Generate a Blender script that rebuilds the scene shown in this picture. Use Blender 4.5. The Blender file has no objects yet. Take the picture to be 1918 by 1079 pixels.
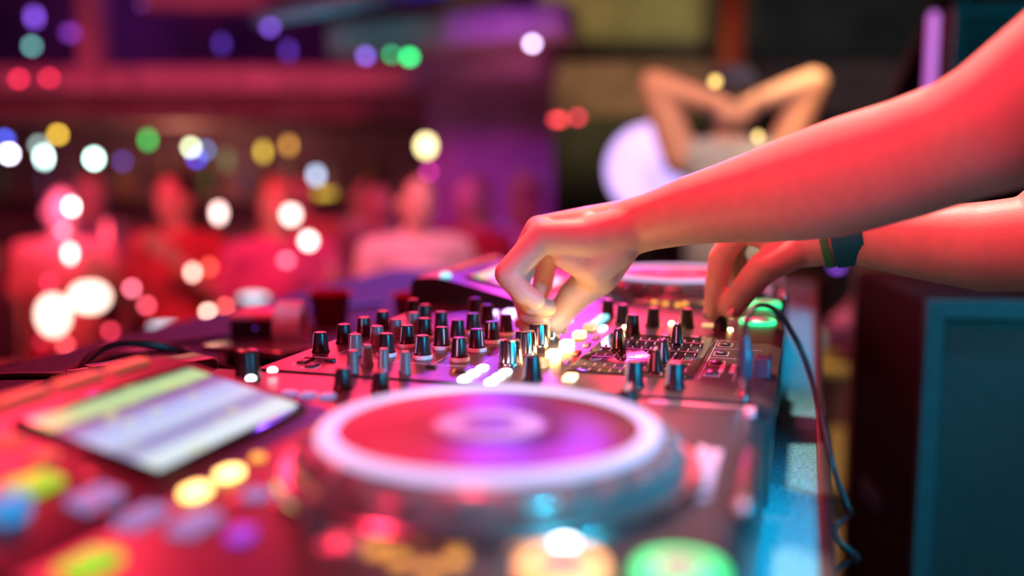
import bpy, math, random
from mathutils import Vector, Matrix

random.seed(7)
scene = bpy.context.scene
col = scene.collection

# ------------------------------------------------------------------ camera
YAW = math.radians(17.0355)      # the lens looks this far left of the table's long axis
PITCH = math.radians(7.266)
CAM = Vector((0.0, 0.0, 1.1555))
cam_data = bpy.data.cameras.new('camera')
cam = bpy.data.objects.new('camera', cam_data)
col.objects.link(cam)
cam.location = CAM
cam.rotation_euler = (math.pi / 2 - PITCH, 0.0, YAW)
cam_data.sensor_fit = 'HORIZONTAL'
cam_data.sensor_width = 36.0
cam_data.lens = 33.785
cam_data.clip_start = 0.02
cam_data.clip_end = 60
cam_data.dof.use_dof = True
cam_data.dof.focus_distance = 0.88
cam_data.dof.aperture_fstop = 1.35
cam_data.dof.aperture_blades = 0
scene.camera = cam

# ------------------------------------------------------------------ colour management and world
vs = scene.view_settings
vs.view_transform = 'Standard'
vs.look = 'None'
vs.gamma = 1.0
vs.use_curve_mapping = False
vs.exposure = 0.0
world = bpy.data.worlds.new('club_dark')
scene.world = world
world.use_nodes = True
world.node_tree.nodes['Background'].inputs['Color'].default_value = (0.32, 0.11, 0.22, 1)
world.node_tree.nodes['Background'].inputs['Strength'].default_value = 0.14

# ------------------------------------------------------------------ stage and house lights, plus added unseen fills
def room(a, d, z=0.0):
    """Club axes (a along the bar, d deep into the hall) to world."""
    c, s = math.cos(YAW), math.sin(YAW)
    return Vector((a * c - d * s, a * s + d * c, z))

def spot(name, loc, aim, color, watt, cone=60, blend=0.6, radius=0.06):
    d = bpy.data.lights.new(name, 'SPOT')
    d.color = color
    d.energy = watt
    d.spot_size = math.radians(cone)
    d.spot_blend = blend
    d.shadow_soft_size = radius
    o = bpy.data.objects.new(name, d)
    col.objects.link(o)
    o.location = loc
    o.rotation_euler = (Vector(aim) - Vector(loc)).to_track_quat('-Z', 'Y').to_euler()
    return o

def point(name, loc, color, watt, radius=0.1):
    d = bpy.data.lights.new(name, 'POINT')
    d.color = color
    d.energy = watt
    d.shadow_soft_size = radius
    o = bpy.data.objects.new(name, d)
    col.objects.link(o)
    o.location = loc
    return o

RED = (1.0, 0.030, 0.070)
spot('red_stage_spot_overhead', (-0.35, 0.55, 2.7), (-0.05, 0.9, 1.0), RED, 100, 75, 0.8, 0.10)
spot('red_stage_spot_crowd_side', (-1.9, 2.3, 2.5), (-0.25, 0.75, 0.98), RED, 130, 50, 0.8, 0.12)
spot('red_stage_spot_near_side', (-0.9, -0.35, 2.45), (0.17, 0.78, 1.2), (1.0, 0.06, 0.09), 90, 24, 0.9, 0.10)
spot('peach_stage_spot_back', (-0.30, 2.0, 2.95), (0.0, 0.87, 1.12), (1.0, 0.54, 0.45), 330, 19, 0.7, 0.10)
spot('crimson_gloss_fill', room(0.62, 4.5, 2.0), (-0.1, 0.8, 1.0), (1.0, 0.03, 0.08), 150, 40, 0.8, 0.45)  # unseen red light added for a crimson gloss on the panels
spot('crimson_gloss_fill_middle', room(-0.70, 4.4, 1.98), (-0.25, 0.8, 1.0), (1.0, 0.03, 0.08), 140, 30, 0.8, 0.45)  # second unseen red, added to spread the reflection over the mixer
spot('crimson_gloss_fill_left', room(-2.3, 3.8, 2.05), (-0.25, 0.5, 1.0), (1.0, 0.03, 0.12), 45, 36, 0.8, 0.35)  # added out of view so the near deck's left side reflects red
spot('red_near_deck_fill', (-1.1, -0.5, 2.0), (-0.20, 0.45, 0.98), (1.0, 0.03, 0.08), 100, 34, 0.8, 0.10)  # unseen lamp added to redden the jog skirt
spot('violet_platter_fill', room(-0.08, 4.5, 2.2), (-0.18, 0.52, 1.0), (0.22, 0.06, 1.0), 40, 9, 0.6, 0.10)  # unseen violet added for the glint on the platter
spot('violet_mixer_fill', room(0.36, 4.3, 2.0), (-0.20, 0.85, 1.0), (0.22, 0.06, 1.0), 45, 9, 0.6, 0.10)  # violet added out of view to mirror in the fader plate
spot('cyan_table_spot', (0.85, 0.05, 1.18), (-0.05, 0.64, 0.90), (0.0, 0.42, 0.80), 100, 24, 0.6, 0.05)
spot('cyan_table_edge_fill', (0.75, -0.10, 2.30), (0.0, 0.50, 0.90), (0.0, 0.50, 0.75), 190, 18, 0.5, 0.05)  # narrow beam added to turn the table strip cyan
spot('cyan_table_far_fill', (0.95, 1.40, 2.30), (0.0, 1.45, 0.90), (0.05, 0.50, 0.75), 130, 24, 0.5, 0.05)  # extra beam added to carry the cyan to the strip's far end
spot('cyan_speaker_spot', (1.7, 0.35, 1.7), (0.42, 1.45, 0.55), (0.0, 0.50, 0.66), 170, 42, 0.7, 0.10)
spot('cyan_high_speaker_spot', (1.5, 1.3, 2.3), (0.6, 2.7, 1.4), (0.0, 0.50, 0.65), 60, 40, 0.7, 0.10)
spot('violet_ledge_spot', (-1.4, 3.6, 2.0), (-0.98, 1.95, 0.9), (0.16, 0.12, 1.0), 170, 24, 0.8, 0.15)
spot('red_crowd_spot', room(-1.4, 2.2, 2.5), room(-1.7, 4.4, 0.6), (1.0, 0.04, 0.10), 330, 85, 0.8, 0.15)
spot('pink_crowd_spot', room(0.0, 2.6, 2.2), room(-0.40, 4.0, 0.75), (1.0, 0.34, 0.50), 130, 26, 0.8, 0.15)
spot('pink_balcony_spot', room(-2.0, 4.0, 1.0), room(-2.0, 6.2, 1.78), (1.0, 0.15, 0.42), 60, 110, 0.9, 0.2)
spot('purple_wall_spot', room(-0.1, 3.6, 2.4), room(-0.1, 5.6, 0.75), (0.35, 0.03, 0.80), 90, 46, 0.9, 0.2)
spot('red_duct_fill', room(0.1, 4.1, 1.1), room(0.0, 5.0, 1.85), (1.0, 0.22, 0.30), 22, 60, 0.9, 0.1)  # fill added in front of the duct, no fixture there
spot('cyan_panel_fill', room(-0.9, 3.6, 1.2), room(-0.75, 4.7, 1.95), (0.1, 0.75, 0.9), 22, 44, 0.9, 0.1)  # fill added to bring out the hanging panel's teal
spot('olive_wall_spot', room(0.85, 5.4, 1.3), room(0.65, 7.4, 2.25), (0.85, 0.72, 0.28), 90, 75, 0.9, 0.2)
spot('grey_wall_spot', room(2.4, 5.0, 1.6), room(2.2, 7.3, 2.2), (0.55, 0.62, 0.60), 28, 80, 0.9, 0.2)
spot('red_pillar_fill', room(1.6, 5.0, 1.4), room(1.33, 6.0, 2.0), (1.0, 0.24, 0.14), 16, 40, 0.9, 0.1)  # small fill added to lift the pillar out of the dark
spot('warm_dancer_spot', room(0.2, 1.8, 2.7), room(0.81, 3.6, 1.3), (1.0, 0.44, 0.27), 260, 30, 0.8, 0.1)
spot('warm_floor_spot', room(1.25, 3.3, 2.6), room(1.25, 3.5, 0.0), (1.0, 0.66, 0.28), 170, 50, 0.8, 0.1)

point('violet_balcony_fill_left', room(-3.15, 7.0, 2.25), (0.45, 0.10, 0.9), 9, 0.12)  # unseen point added for a violet glow in the bays
point('violet_balcony_fill_right', room(-1.55, 7.0, 2.15), (0.45, 0.06, 0.8), 3, 0.12)  # second added glow for the bays, without a fixture
point('warm_bar_fill', room(-2.4, 7.1, 1.25), (1.0, 0.42, 0.25), 16, 0.15)  # unseen fill added to brighten the dark bar backdrop

# ------------------------------------------------------------------ materials
MATS = {}
def M(name, base, rough=0.5, metal=0.0, emis=None, es=0.0, nscale=40.0, var=0.12, bump=0.0,
      bscale=None, spec=0.5, coat=0.0, sss=0.0, sample=True):
    m = bpy.data.materials.new(name)
    m.use_nodes = True
    nt = m.node_tree
    bs = nt.nodes['Principled BSDF']
    tc = nt.nodes.new('ShaderNodeTexCoord')
    nz = nt.nodes.new('ShaderNodeTexNoise')
    nz.inputs['Scale'].default_value = nscale
    nz.inputs['Detail'].default_value = 3.0
    nt.links.new(tc.outputs['Object'], nz.inputs['Vector'])
    rp = nt.nodes.new('ShaderNodeValToRGB')
    rp.color_ramp.elements[0].position = 0.3
    rp.color_ramp.elements[1].position = 0.7
    rp.color_ramp.elements[0].color = tuple(c * (1 - var) for c in base) + (1,)
    rp.color_ramp.elements[1].color = tuple(min(1, c * (1 + var)) for c in base) + (1,)
    nt.links.new(nz.outputs['Fac'], rp.inputs['Fac'])
    nt.links.new(rp.outputs['Color'], bs.inputs['Base Color'])
    bs.inputs['Roughness'].default_value = rough
    bs.inputs['Metallic'].default_value = metal
    bs.inputs['Specular IOR Level'].default_value = spec
    bs.inputs['Coat Weight'].default_value = coat
    if sss:
        bs.inputs['Subsurface Weight'].default_value = sss
        bs.inputs['Subsurface Radius'].default_value = (0.012, 0.005, 0.003)
        bs.inputs['Subsurface Scale'].default_value = 1.0
    if emis is not None:
        bs.inputs['Emission Color'].default_value = tuple(emis) + (1,)
        bs.inputs['Emission Strength'].default_value = es
        if not sample:
            m.cycles.emission_sampling = 'NONE'
    if bump:
        n2 = nt.nodes.new('ShaderNodeTexNoise')
        n2.inputs['Scale'].default_value = bscale or nscale * 4
        n2.inputs['Detail'].default_value = 4.0
        nt.links.new(tc.outputs['Object'], n2.inputs['Vector'])
        bp = nt.nodes.new('ShaderNodeBump')
        bp.inputs['Strength'].default_value = bump
        bp.inputs['Distance'].default_value = 0.002
        nt.links.new(n2.outputs['Fac'], bp.inputs['Height'])
        nt.links.new(bp.outputs['Normal'], bs.inputs['Normal'])
    MATS[name] = m
    return m

M('panel_black', (0.045, 0.038, 0.040), 0.34, spec=0.6, bump=0.05, bscale=900, nscale=60)
M('panel_gloss', (0.03, 0.03, 0.035), 0.10, nscale=50)
M('case_black', (0.06, 0.06, 0.065), 0.4, bump=0.05, bscale=700)
M('plastic_dark', (0.022, 0.022, 0.025), 0.32, bump=0.04, bscale=900)
M('knob_black', (0.020, 0.020, 0.024), 0.30, bump=0.03, bscale=1200)
M('knob_grey', (0.16, 0.16, 0.17), 0.34, bump=0.03, bscale=1200)
M('collar_white', (0.80, 0.80, 0.82), 0.4)
M('print_white', (0.75, 0.72, 0.74), 0.5)
M('metal_knob', (0.80, 0.80, 0.82), 0.16, 1.0, nscale=300, var=0.05)
M('jog_metal', (0.55, 0.55, 0.58), 0.22, 1.0, nscale=200, var=0.06)
M('jog_skirt', (0.16, 0.16, 0.17), 0.3, 0.2, coat=0.3)
M('jog_ring_glow', (0.25, 0.25, 0.32), 0.3, 0.0, emis=(0.58, 0.60, 1.0), es=1.0, spec=0.3)  # emission stands in for reflections in the metal bevel
M('silver_key', (0.55, 0.55, 0.60), 0.3, 0.8)
M('table_cyan_tint', (0.05, 0.46, 0.56), 0.5, bump=0.5, bscale=320, nscale=300, var=0.55)  # cyan light is put into the table colour
M('table_black', (0.035, 0.035, 0.045), 0.42, bump=0.2, bscale=300)
M('ledge_navy', (0.030, 0.036, 0.075), 0.75, bump=0.3, bscale=300, spec=0.2)
M('trim_black', (0.012, 0.012, 0.014), 0.4)
M('cable_black', (0.014, 0.014, 0.016), 0.38, bump=0.1, bscale=600)
M('skin', (0.80, 0.52, 0.43), 0.46, nscale=90, var=0.05, bump=0.12, bscale=520, sss=0.08)
M('nail', (0.85, 0.58, 0.52), 0.25, nscale=120, var=0.04)
M('skin_crowd', (0.75, 0.46, 0.38), 0.5, nscale=60, var=0.05)
M('shirt_black', (0.03, 0.03, 0.035), 0.85, bump=0.3, bscale=300)
M('denim_dark', (0.03, 0.04, 0.07), 0.9, bump=0.3, bscale=300)
M('hair_dark', (0.03, 0.022, 0.018), 0.6, bump=0.6, bscale=120)
M('hair_blond', (0.45, 0.30, 0.14), 0.6, bump=0.6, bscale=120)
M('shoe_black', (0.02, 0.02, 0.02), 0.5, bump=0.1)
M('eye_dark', (0.03, 0.02, 0.02), 0.2)
M('band_teal', (0.0, 0.22, 0.30), 0.5, bump=0.3, bscale=500)
M('band_green', (0.06, 0.40, 0.14), 0.5, bump=0.3, bscale=500)
M('speaker_case', (0.004, 0.005, 0.006), 0.75, bump=0.4, bscale=220, spec=0.15)
M('speaker_frame', (0.005, 0.10, 0.13), 0.5, bump=0.3, bscale=260)  # teal light put into the frame colour
M('speaker_grille', (0.004, 0.045, 0.06), 0.55, nscale=420, var=0.6, bump=0.9, bscale=420)  # the grille's base colour carries the teal light too
M('wood_ochre', (0.50, 0.30, 0.10), 0.5, nscale=14, var=0.25, bump=0.1)
M('stage_wood', (0.42, 0.28, 0.13), 0.55, nscale=9, var=0.22, bump=0.1)
M('floor_dark', (0.07, 0.05, 0.055), 0.45, nscale=5, var=0.3, bump=0.1)
M('wall_plum', (0.22, 0.12, 0.16), 0.8, nscale=4, var=0.3, bump=0.2)
M('bay_shade', (0.10, 0.03, 0.075), 0.8, nscale=4, var=0.3, bump=0.2)  # shade of the balcony bays put into a dark plum
M('wall_purple', (0.42, 0.22, 0.48), 0.75, nscale=5, var=0.15, bump=0.2)  # purple light partly put into the paint
M('wall_olive', (0.40, 0.36, 0.22), 0.8, nscale=2.2, var=0.35, bump=0.2)  # yellow light on the wall is partly in this colour
M('wall_dark', (0.10, 0.095, 0.095), 0.85, nscale=4, var=0.3, bump=0.2)
M('beam_pink', (0.62, 0.36, 0.42), 0.6, nscale=7, var=0.2, bump=0.15)  # pink light partly painted into the beam
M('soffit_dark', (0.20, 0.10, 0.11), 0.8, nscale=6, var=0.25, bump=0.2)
M('pillar_red', (0.42, 0.13, 0.09), 0.7, nscale=8, var=0.2, bump=0.15)
M('ceiling_dark', (0.16, 0.12, 0.14), 0.9, nscale=3, var=0.3, bump=0.2)
M('duct_grey', (0.42, 0.36, 0.38), 0.5, nscale=9, var=0.15, bump=0.1)
M('panel_teal', (0.02, 0.28, 0.36), 0.5, nscale=9, var=0.15, bump=0.1)
M('lamp_metal', (0.04, 0.04, 0.045), 0.4, 0.6)
M('paper_white', (0.85, 0.85, 0.85), 0.7, bump=0.1)
M('phone_edge', (0.55, 0.50, 0.50), 0.25, 0.9)
M('led_white', (0.18, 0.18, 0.18), 0.4, emis=(0.92, 0.90, 1.0), es=5.0)
M('led_warm', (0.18, 0.17, 0.12), 0.4, emis=(1.0, 0.62, 0.20), es=38.0)
M('led_warm_dim', (0.16, 0.14, 0.08), 0.4, emis=(1.0, 0.58, 0.22), es=1.1)
M('led_cyan', (0.12, 0.17, 0.19), 0.4, emis=(0.25, 0.80, 1.0), es=1.6)
M('led_teal', (0.06, 0.16, 0.14), 0.4, emis=(0.05, 0.85, 0.62), es=1.6)
M('lavender_reflection', (0.14, 0.12, 0.18), 0.4, emis=(0.60, 0.48, 1.0), es=4.0)  # glow that stands for light reflected on the mixer
M('led_green', (0.04, 0.16, 0.06), 0.4, emis=(0.02, 0.95, 0.28), es=2.2)
M('led_lime', (0.10, 0.16, 0.04), 0.4, emis=(0.16, 0.85, 0.02), es=1.0)
M('led_olive', (0.12, 0.14, 0.04), 0.4, emis=(0.32, 0.75, 0.03), es=0.95)
M('led_amber', (0.18, 0.12, 0.04), 0.4, emis=(1.0, 0.40, 0.06), es=1.6)
M('led_orange', (0.18, 0.10, 0.06), 0.4, emis=(1.0, 0.28, 0.08), es=1.3)
M('led_red', (0.16, 0.02, 0.02), 0.4, emis=(1.0, 0.05, 0.08), es=1.2)
M('led_purple', (0.08, 0.04, 0.16), 0.4, emis=(0.32, 0.07, 0.85), es=1.0)
M('led_blue', (0.02, 0.08, 0.16), 0.4, emis=(0.02, 0.30, 0.75), es=1.0)
M('key_lavender', (0.08, 0.08, 0.15), 0.4, emis=(0.26, 0.26, 0.62), es=0.85, spec=0.2)  # weak glow added to hold the lavender under red light
M('jog_glass', (0.05, 0.05, 0.055), 0.35)
M('jog_print', (0.30, 0.38, 0.42), 0.4)
M('key_peach', (0.75, 0.42, 0.30), 0.45, emis=(0.85, 0.25, 0.15), es=0.35)  # slight emission added to lift the keys
M('logo_pink', (0.80, 0.50, 0.62), 0.45)
M('plug_blue', (0.05, 0.07, 0.12), 0.3)
M('lilac_glow', (0.8, 0.75, 0.95), 0.4, emis=(0.55, 0.40, 1.0), es=1.5)
M('purple_tube', (0.8, 0.5, 0.9), 0.4, emis=(0.75, 0.16, 0.78), es=0.9)
M('pink_case', (0.75, 0.30, 0.38), 0.5)

def screen_material(name):
    """Waveform and track list print of a lit display, laid out in the display's own plane."""
    m = bpy.data.materials.new(name)
    m.use_nodes = True
    nt = m.node_tree
    bs = nt.nodes['Principled BSDF']
    tc = nt.nodes.new('ShaderNodeTexCoord')
    sep = nt.nodes.new('ShaderNodeSeparateXYZ')
    nt.links.new(tc.outputs['Generated'], sep.inputs[0])
    rp = nt.nodes.new('ShaderNodeValToRGB')
    el = rp.color_ramp.elements
    rp.color_ramp.interpolation = 'LINEAR'
    stops = [(0.0, (0.05, 0.08, 0.05)), (0.07, (0.50, 0.75, 0.40)), (0.20, (0.55, 0.80, 0.35)), (0.25, (0.22, 0.10, 0.32)),
             (0.34, (0.40, 0.26, 0.58)), (0.42, (0.48, 0.54, 1.0)), (0.60, (0.62, 0.72, 1.0)),
             (0.70, (0.30, 0.30, 0.62)), (0.80, (0.42, 0.42, 0.75)), (0.86, (0.75, 0.90, 1.0)), (1.0, (0.78, 0.92, 1.0))]
    el[0].position, el[0].color = stops[0][0], stops[0][1] + (1,)
    el[1].position, el[1].color = stops[-1][0], stops[-1][1] + (1,)
    for p, c in stops[1:-1]:
        e = el.new(p)
        e.color = c + (1,)
    nt.links.new(sep.outputs['X'], rp.inputs['Fac'])
    nz = nt.nodes.new('ShaderNodeTexNoise')
    nz.inputs['Scale'].default_value = 6.0
    nz.inputs['Detail'].default_value = 2.0
    nt.links.new(tc.outputs['Generated'], nz.inputs['Vector'])
    r2 = nt.nodes.new('ShaderNodeValToRGB')
    r2.color_ramp.elements[0].position = 0.58
    r2.color_ramp.elements[1].position = 0.66
    nt.links.new(nz.outputs['Fac'], r2.inputs['Fac'])
    mx = nt.nodes.new('ShaderNodeMix')
    mx.data_type = 'RGBA'
    mx.inputs['B'].default_value = (0.85, 0.85, 0.30, 1)
    mul = nt.nodes.new('ShaderNodeMath')
    mul.operation = 'MULTIPLY'
    mul.inputs[1].default_value = 0.6
    nt.links.new(r2.outputs['Color'], mul.inputs[0])
    nt.links.new(mul.outputs[0], mx.inputs['Factor'])
    nt.links.new(rp.outputs['Color'], mx.inputs['A'])
    nt.links.new(mx.outputs['Result'], bs.inputs['Emission Color'])
    bs.inputs['Emission Strength'].default_value = 0.95
    bs.inputs['Base Color'].default_value = (0.02, 0.02, 0.03, 1)
    bs.inputs['Roughness'].default_value = 0.15
    MATS[name] = m
screen_material('display_lit')

def platter_material():
    """Black grooved platter: concentric brushing stretches reflections along the radius."""
    m = M('platter', (0.020, 0.012, 0.016), 0.28, 0.0, spec=0.12)
    nt = m.node_tree
    bs = nt.nodes['Principled BSDF']
    bs.inputs['Metallic'].default_value = 0.3
    bs.inputs['Anisotropic'].default_value = 0.75
    tg = nt.nodes.new('ShaderNodeTangent')
    tg.direction_type = 'RADIAL'
    tg.axis = 'Z'
    nt.links.new(tg.outputs['Tangent'], bs.inputs['Tangent'])
platter_material()

# ------------------------------------------------------------------ mesh helpers
class MB:
    """Collects faces; build() links them as ONE mesh object."""
    def __init__(self):
        self.v, self.f = [], []

    def add(self, vs_, fs_):
        o = len(self.v)
        self.v += [tuple(p) for p in vs_]
        self.f += [tuple(i + o for i in q) for q in fs_]
        return self

    def box(self, x0, x1, y0, y1, z0, z1, b=0.0):
        """Box with chamfered top edges (b)."""
        if b <= 0:
            vs_ = [(x, y, z) for z in (z0, z1) for x, y in ((x0, y0), (x1, y0), (x1, y1), (x0, y1))]
            return self.add(vs_, [(3, 2, 1, 0), (4, 5, 6, 7), (0, 1, 5, 4), (1, 2, 6, 5), (2, 3, 7, 6), (3, 0, 4, 7)])
        rings = [(0, z0), (0, z1 - b), (b * .3, z1 - b * .3), (b, z1)]
        vs_, fs_ = [], []
        for i, z in rings:
            vs_ += [(x0 + i, y0 + i, z), (x1 - i, y0 + i, z), (x1 - i, y1 - i, z), (x0 + i, y1 - i, z)]
        for k in range(3):
            for j in range(4):
                a, c = k * 4 + j, k * 4 + (j + 1) % 4
                fs_.append((a, c, c + 4, a + 4))
        fs_ += [(3, 2, 1, 0), (12, 13, 14, 15)]
        return self.add(vs_, fs_)

    def rbox(self, cx, cy, z0, z1, w, d, r, b=0.0, seg=4, taper=0.0):
        """Upright slab with rounded corners and a soft top edge."""
        def ring(ins, z, t):
            pts = []
            ww, dd, rr = w / 2 - ins - t, d / 2 - ins - t, max(r - ins, 0.0002)
            for qx, qy, a0 in ((1, 1, 0), (-1, 1, 90), (-1, -1, 180), (1, -1, 270)):
                for k in range(seg + 1):
                    a = math.radians(a0 + 90 * k / seg)
                    pts.append((cx + qx * (ww - rr) + rr * math.cos(a), cy + qy * (dd - rr) + rr * math.sin(a), z))
            return pts
        rs = [ring(0, z0, 0), ring(0, z1 - b, taper)]
        if b > 0:
            rs += [ring(b * .35, z1 - b * .35, taper), ring(b, z1, taper)]
        n = len(rs[0])
        vs_ = [p for q in rs for p in q]
        fs_ = [tuple(range(n - 1, -1, -1)), tuple(range((len(rs) - 1) * n, len(rs) * n))]
        for k in range(len(rs) - 1):
            for j in range(n):
                a, c = k * n + j, k * n + (j + 1) % n
                fs_.append((a, c, c + n, a + n))
        return self.add(vs_, fs_)

    def lathe(self, prof, seg=24, c=(0, 0, 0), closed_ring=False):
        """Profile of (r, z) spun about Z; closed_ring joins last to first (a torus)."""
        n = len(prof)
        vs_, fs_ = [], []
        for r, z in prof:
            for k in range(seg):
                a = 2 * math.pi * k / seg
                vs_.append((c[0] + r * math.cos(a), c[1] + r * math.sin(a), c[2] + z))
        for i in range(n if closed_ring else n - 1):
            i2 = (i + 1) % n
            for k in range(seg):
                k2 = (k + 1) % seg
                fs_.append((i * seg + k, i * seg + k2, i2 * seg + k2, i2 * seg + k))
        if not closed_ring:
            fs_.append(tuple(range(seg - 1, -1, -1)))
            fs_.append(tuple(range((n - 1) * seg, n * seg)))
        return self.add(vs_, fs_)

    def ellipsoid(self, c, r, seg=16, rings=10):
        vs_, fs_ = [], []
        for i in range(1, rings):
            t = math.pi * i / rings
            for k in range(seg):
                a = 2 * math.pi * k / seg
                vs_.append((c[0] + r[0] * math.sin(t) * math.cos(a), c[1] + r[1] * math.sin(t) * math.sin(a), c[2] - r[2] * math.cos(t)))
        n = len(vs_)
        vs_ += [(c[0], c[1], c[2] - r[2]), (c[0], c[1], c[2] + r[2])]
        for i in range(rings - 2):
            for k in range(seg):
                k2 = (k + 1) % seg
                fs_.append((i * seg + k, i * seg + k2, (i + 1) * seg + k2, (i + 1) * seg + k))
        for k in range(seg):
            k2 = (k + 1) % seg
            fs_.append((n, k2, k))
            fs_.append((n + 1, (rings - 2) * seg + k, (rings - 2) * seg + k2))
        return self.add(vs_, fs_)

    def tube(self, pts, rad, seg=10):
        """Swept round bar; rad is one radius or one per point."""
        pts = [Vector(p) for p in pts]
        n = len(pts)
        rads = rad if isinstance(rad, (list, tuple)) else [rad] * n
        up = Vector((0.0, 0.0, 1.0))
        vs_, fs_ = [], []
        prev = None
        for i, p in enumerate(pts):
            t = (pts[min(i + 1, n - 1)] - pts[max(i - 1, 0)]).normalized()
            if prev is None:
                ref = up if abs(t.z) < 0.9 else Vector((1.0, 0.0, 0.0))
                nrm = t.cross(ref).normalized()
            else:
                nrm = (prev - t * prev.dot(t)).normalized()
            prev = nrm
            bn = t.cross(nrm)
            for k in range(seg):
                a = 2 * math.pi * k / seg
                vs_.append(p + nrm * (math.cos(a) * rads[i]) + bn * (math.sin(a) * rads[i]))
        for i in range(n - 1):
            for k in range(seg):
                k2 = (k + 1) % seg
                fs_.append((i * seg + k, i * seg + k2, (i + 1) * seg + k2, (i + 1) * seg + k))
        fs_.append(tuple(range(seg - 1, -1, -1)))
        fs_.append(tuple(range((n - 1) * seg, n * seg)))
        return self.add(vs_, fs_)

    def prism(self, poly, axis, a0, a1):
        """Polygon extruded along an axis: 'y' takes (x, z) points, 'z' takes (x, y)."""
        n = len(poly)
        if axis == 'y':
            vs_ = [(p[0], a0, p[1]) for p in poly] + [(p[0], a1, p[1]) for p in poly]
        elif axis == 'x':
            vs_ = [(a0, p[0], p[1]) for p in poly] + [(a1, p[0], p[1]) for p in poly]
        else:
            vs_ = [(p[0], p[1], a0) for p in poly] + [(p[0], p[1], a1) for p in poly]
        fs_ = [tuple(range(n)), tuple(range(2 * n - 1, n - 1, -1))]
        for k in range(n):
            k2 = (k + 1) % n
            fs_.append((k, k + n, k2 + n, k2))
        return self.add(vs_, fs_)

    def mesh(self, name, mat, smooth=True, angle=40):
        me = bpy.data.meshes.new(name)
        me.from_pydata(self.v, [], self.f)
        me.validate()
        import bmesh
        bm = bmesh.new()
        bm.from_mesh(me)
        bmesh.ops.recalc_face_normals(bm, faces=bm.faces)
        bm.to_mesh(me)
        bm.free()
        me.materials.append(MATS[mat])
        if smooth:
            me.polygons.foreach_set('use_smooth', [True] * len(me.polygons))
            me.set_sharp_from_angle(angle=math.radians(angle))
        return me

    def build(self, name, mat, parent=None, loc=None, rot=None, smooth=True, angle=40):
        return put(name, self.mesh(name, mat, smooth, angle), parent, loc, rot)

def put(name, me, parent=None, loc=None, rot=None):
    """Links a mesh object; loc is given in the parent's frame."""
    o = bpy.data.objects.new(name, me)
    col.objects.link(o)
    if parent is not None:
        o.parent = parent
    if loc is not None:
        o.location = loc
    if rot is not None:
        o.rotation_euler = rot
    return o

def thing(name, label, cat, loc=(0, 0, 0), rz=0.0, group=None):
    o = bpy.data.objects.new(name, None)
    col.objects.link(o)
    o.empty_display_size = 0.05
    o.location = loc
    o.rotation_euler = (0, 0, rz)
    return tag(o, label, cat, group)

def tag(o, label, cat, group=None):
    o['label'] = label
    o['category'] = cat
    if group:
        o['group'] = group
    return o

def structure(o, label=None, cat=None):
    o['kind'] = 'structure'
    if label:
        o['label'] = label
        o['category'] = cat
    return o

def smooth_path(pts, n=8):
    """Catmull-Rom through the points."""
    P = [Vector(p) for p in pts]
    P = [P[0] * 2 - P[1]] + P + [P[-1] * 2 - P[-2]]
    out = []
    for i in range(1, len(P) - 2):
        for k in range(n):
            t = k / n
            a, b, c, d = P[i - 1], P[i], P[i + 1], P[i + 2]
            out.append(0.5 * ((2 * b) + (c - a) * t + (2 * a - 5 * b + 4 * c - d) * t * t + (3 * b - a - 3 * c + d) * t ** 3))
    out.append(P[-2])
    return out

def soft_mesh(name, mat, chains, blobs, voxel, relax=6, seg=14):
    """One continuous skin grown over tapered limbs (chains of x, y, z, r) and ellipsoids."""
    mb = MB()
    for ch in chains:
        for (x, y, z, r) in ch:
            mb.ellipsoid((x, y, z), (r, r, r), seg, max(8, seg // 2))
        for p, q in zip(ch, ch[1:]):
            d = Vector(q[:3]) - Vector(p[:3])
            if d.length < 1e-6:
                continue
            mb.tube([p[:3], q[:3]], [p[3], q[3]], seg)
    for c, r in blobs:
        mb.ellipsoid(c, r, 20, 14)
    me = mb.mesh(name + '_cage', mat)
    tmp = bpy.data.objects.new('cage', me)
    col.objects.link(tmp)
    rm = tmp.modifiers.new('remesh', 'REMESH')
    rm.mode = 'VOXEL'
    rm.voxel_size = voxel
    sm = tmp.modifiers.new('relax', 'SMOOTH')
    sm.factor = 0.5
    sm.iterations = relax
    dg = bpy.context.evaluated_depsgraph_get()
    dg.update()
    out = bpy.data.meshes.new_from_object(tmp.evaluated_get(dg))
    out.name = name
    out.materials.clear()
    out.materials.append(MATS[mat])
    out.polygons.foreach_set('use_smooth', [True] * len(out.polygons))
    bpy.data.objects.remove(tmp)
    bpy.data.meshes.remove(me)
    return out

# ------------------------------------------------------------------ the hall
TZ = 0.90      # table top
PZ = 0.985     # control panels of the decks
GROUND = -0.60 # dance floor

def slab(name, a0, a1, d0, d1, z0, z1, mat, parent=None):
    """Room-aligned box; origin at the middle of its foot."""
    mb = MB().box(-(a1 - a0) / 2, (a1 - a0) / 2, -(d1 - d0) / 2, (d1 - d0) / 2, 0, z1 - z0)
    return mb.build(name, mat, parent, room((a0 + a1) / 2, (d0 + d1) / 2, z0), (0, 0, YAW), smooth=False)

structure(slab('floor', -9, 6, -4, 10, GROUND - 0.2, GROUND, 'floor_dark'))
structure(slab('wall_back', -9, 6, 8.0, 8.2, GROUND, 3.4, 'wall_plum'))
structure(slab('wall_left', -9.2, -9.0, -4, 8.2, GROUND, 3.4, 'wall_plum'))
structure(slab('wall_right', 6.0, 6.2, -4, 8.2, GROUND, 3.4, 'wall_dark'))
structure(slab('ceiling', -9.2, 6.2, -4, 8.2, 3.4, 3.6, 'ceiling_dark'))
st = MB().prism([(-1.15, -2.2), (3.0, -2.2), (3.0, 4.4), (0.03, 4.4), (0.03, 2.28), (-1.15, 2.28)], 'z', GROUND, 0.0)
structure(st.build('floor_stage', 'stage_wood', smooth=False))
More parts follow.
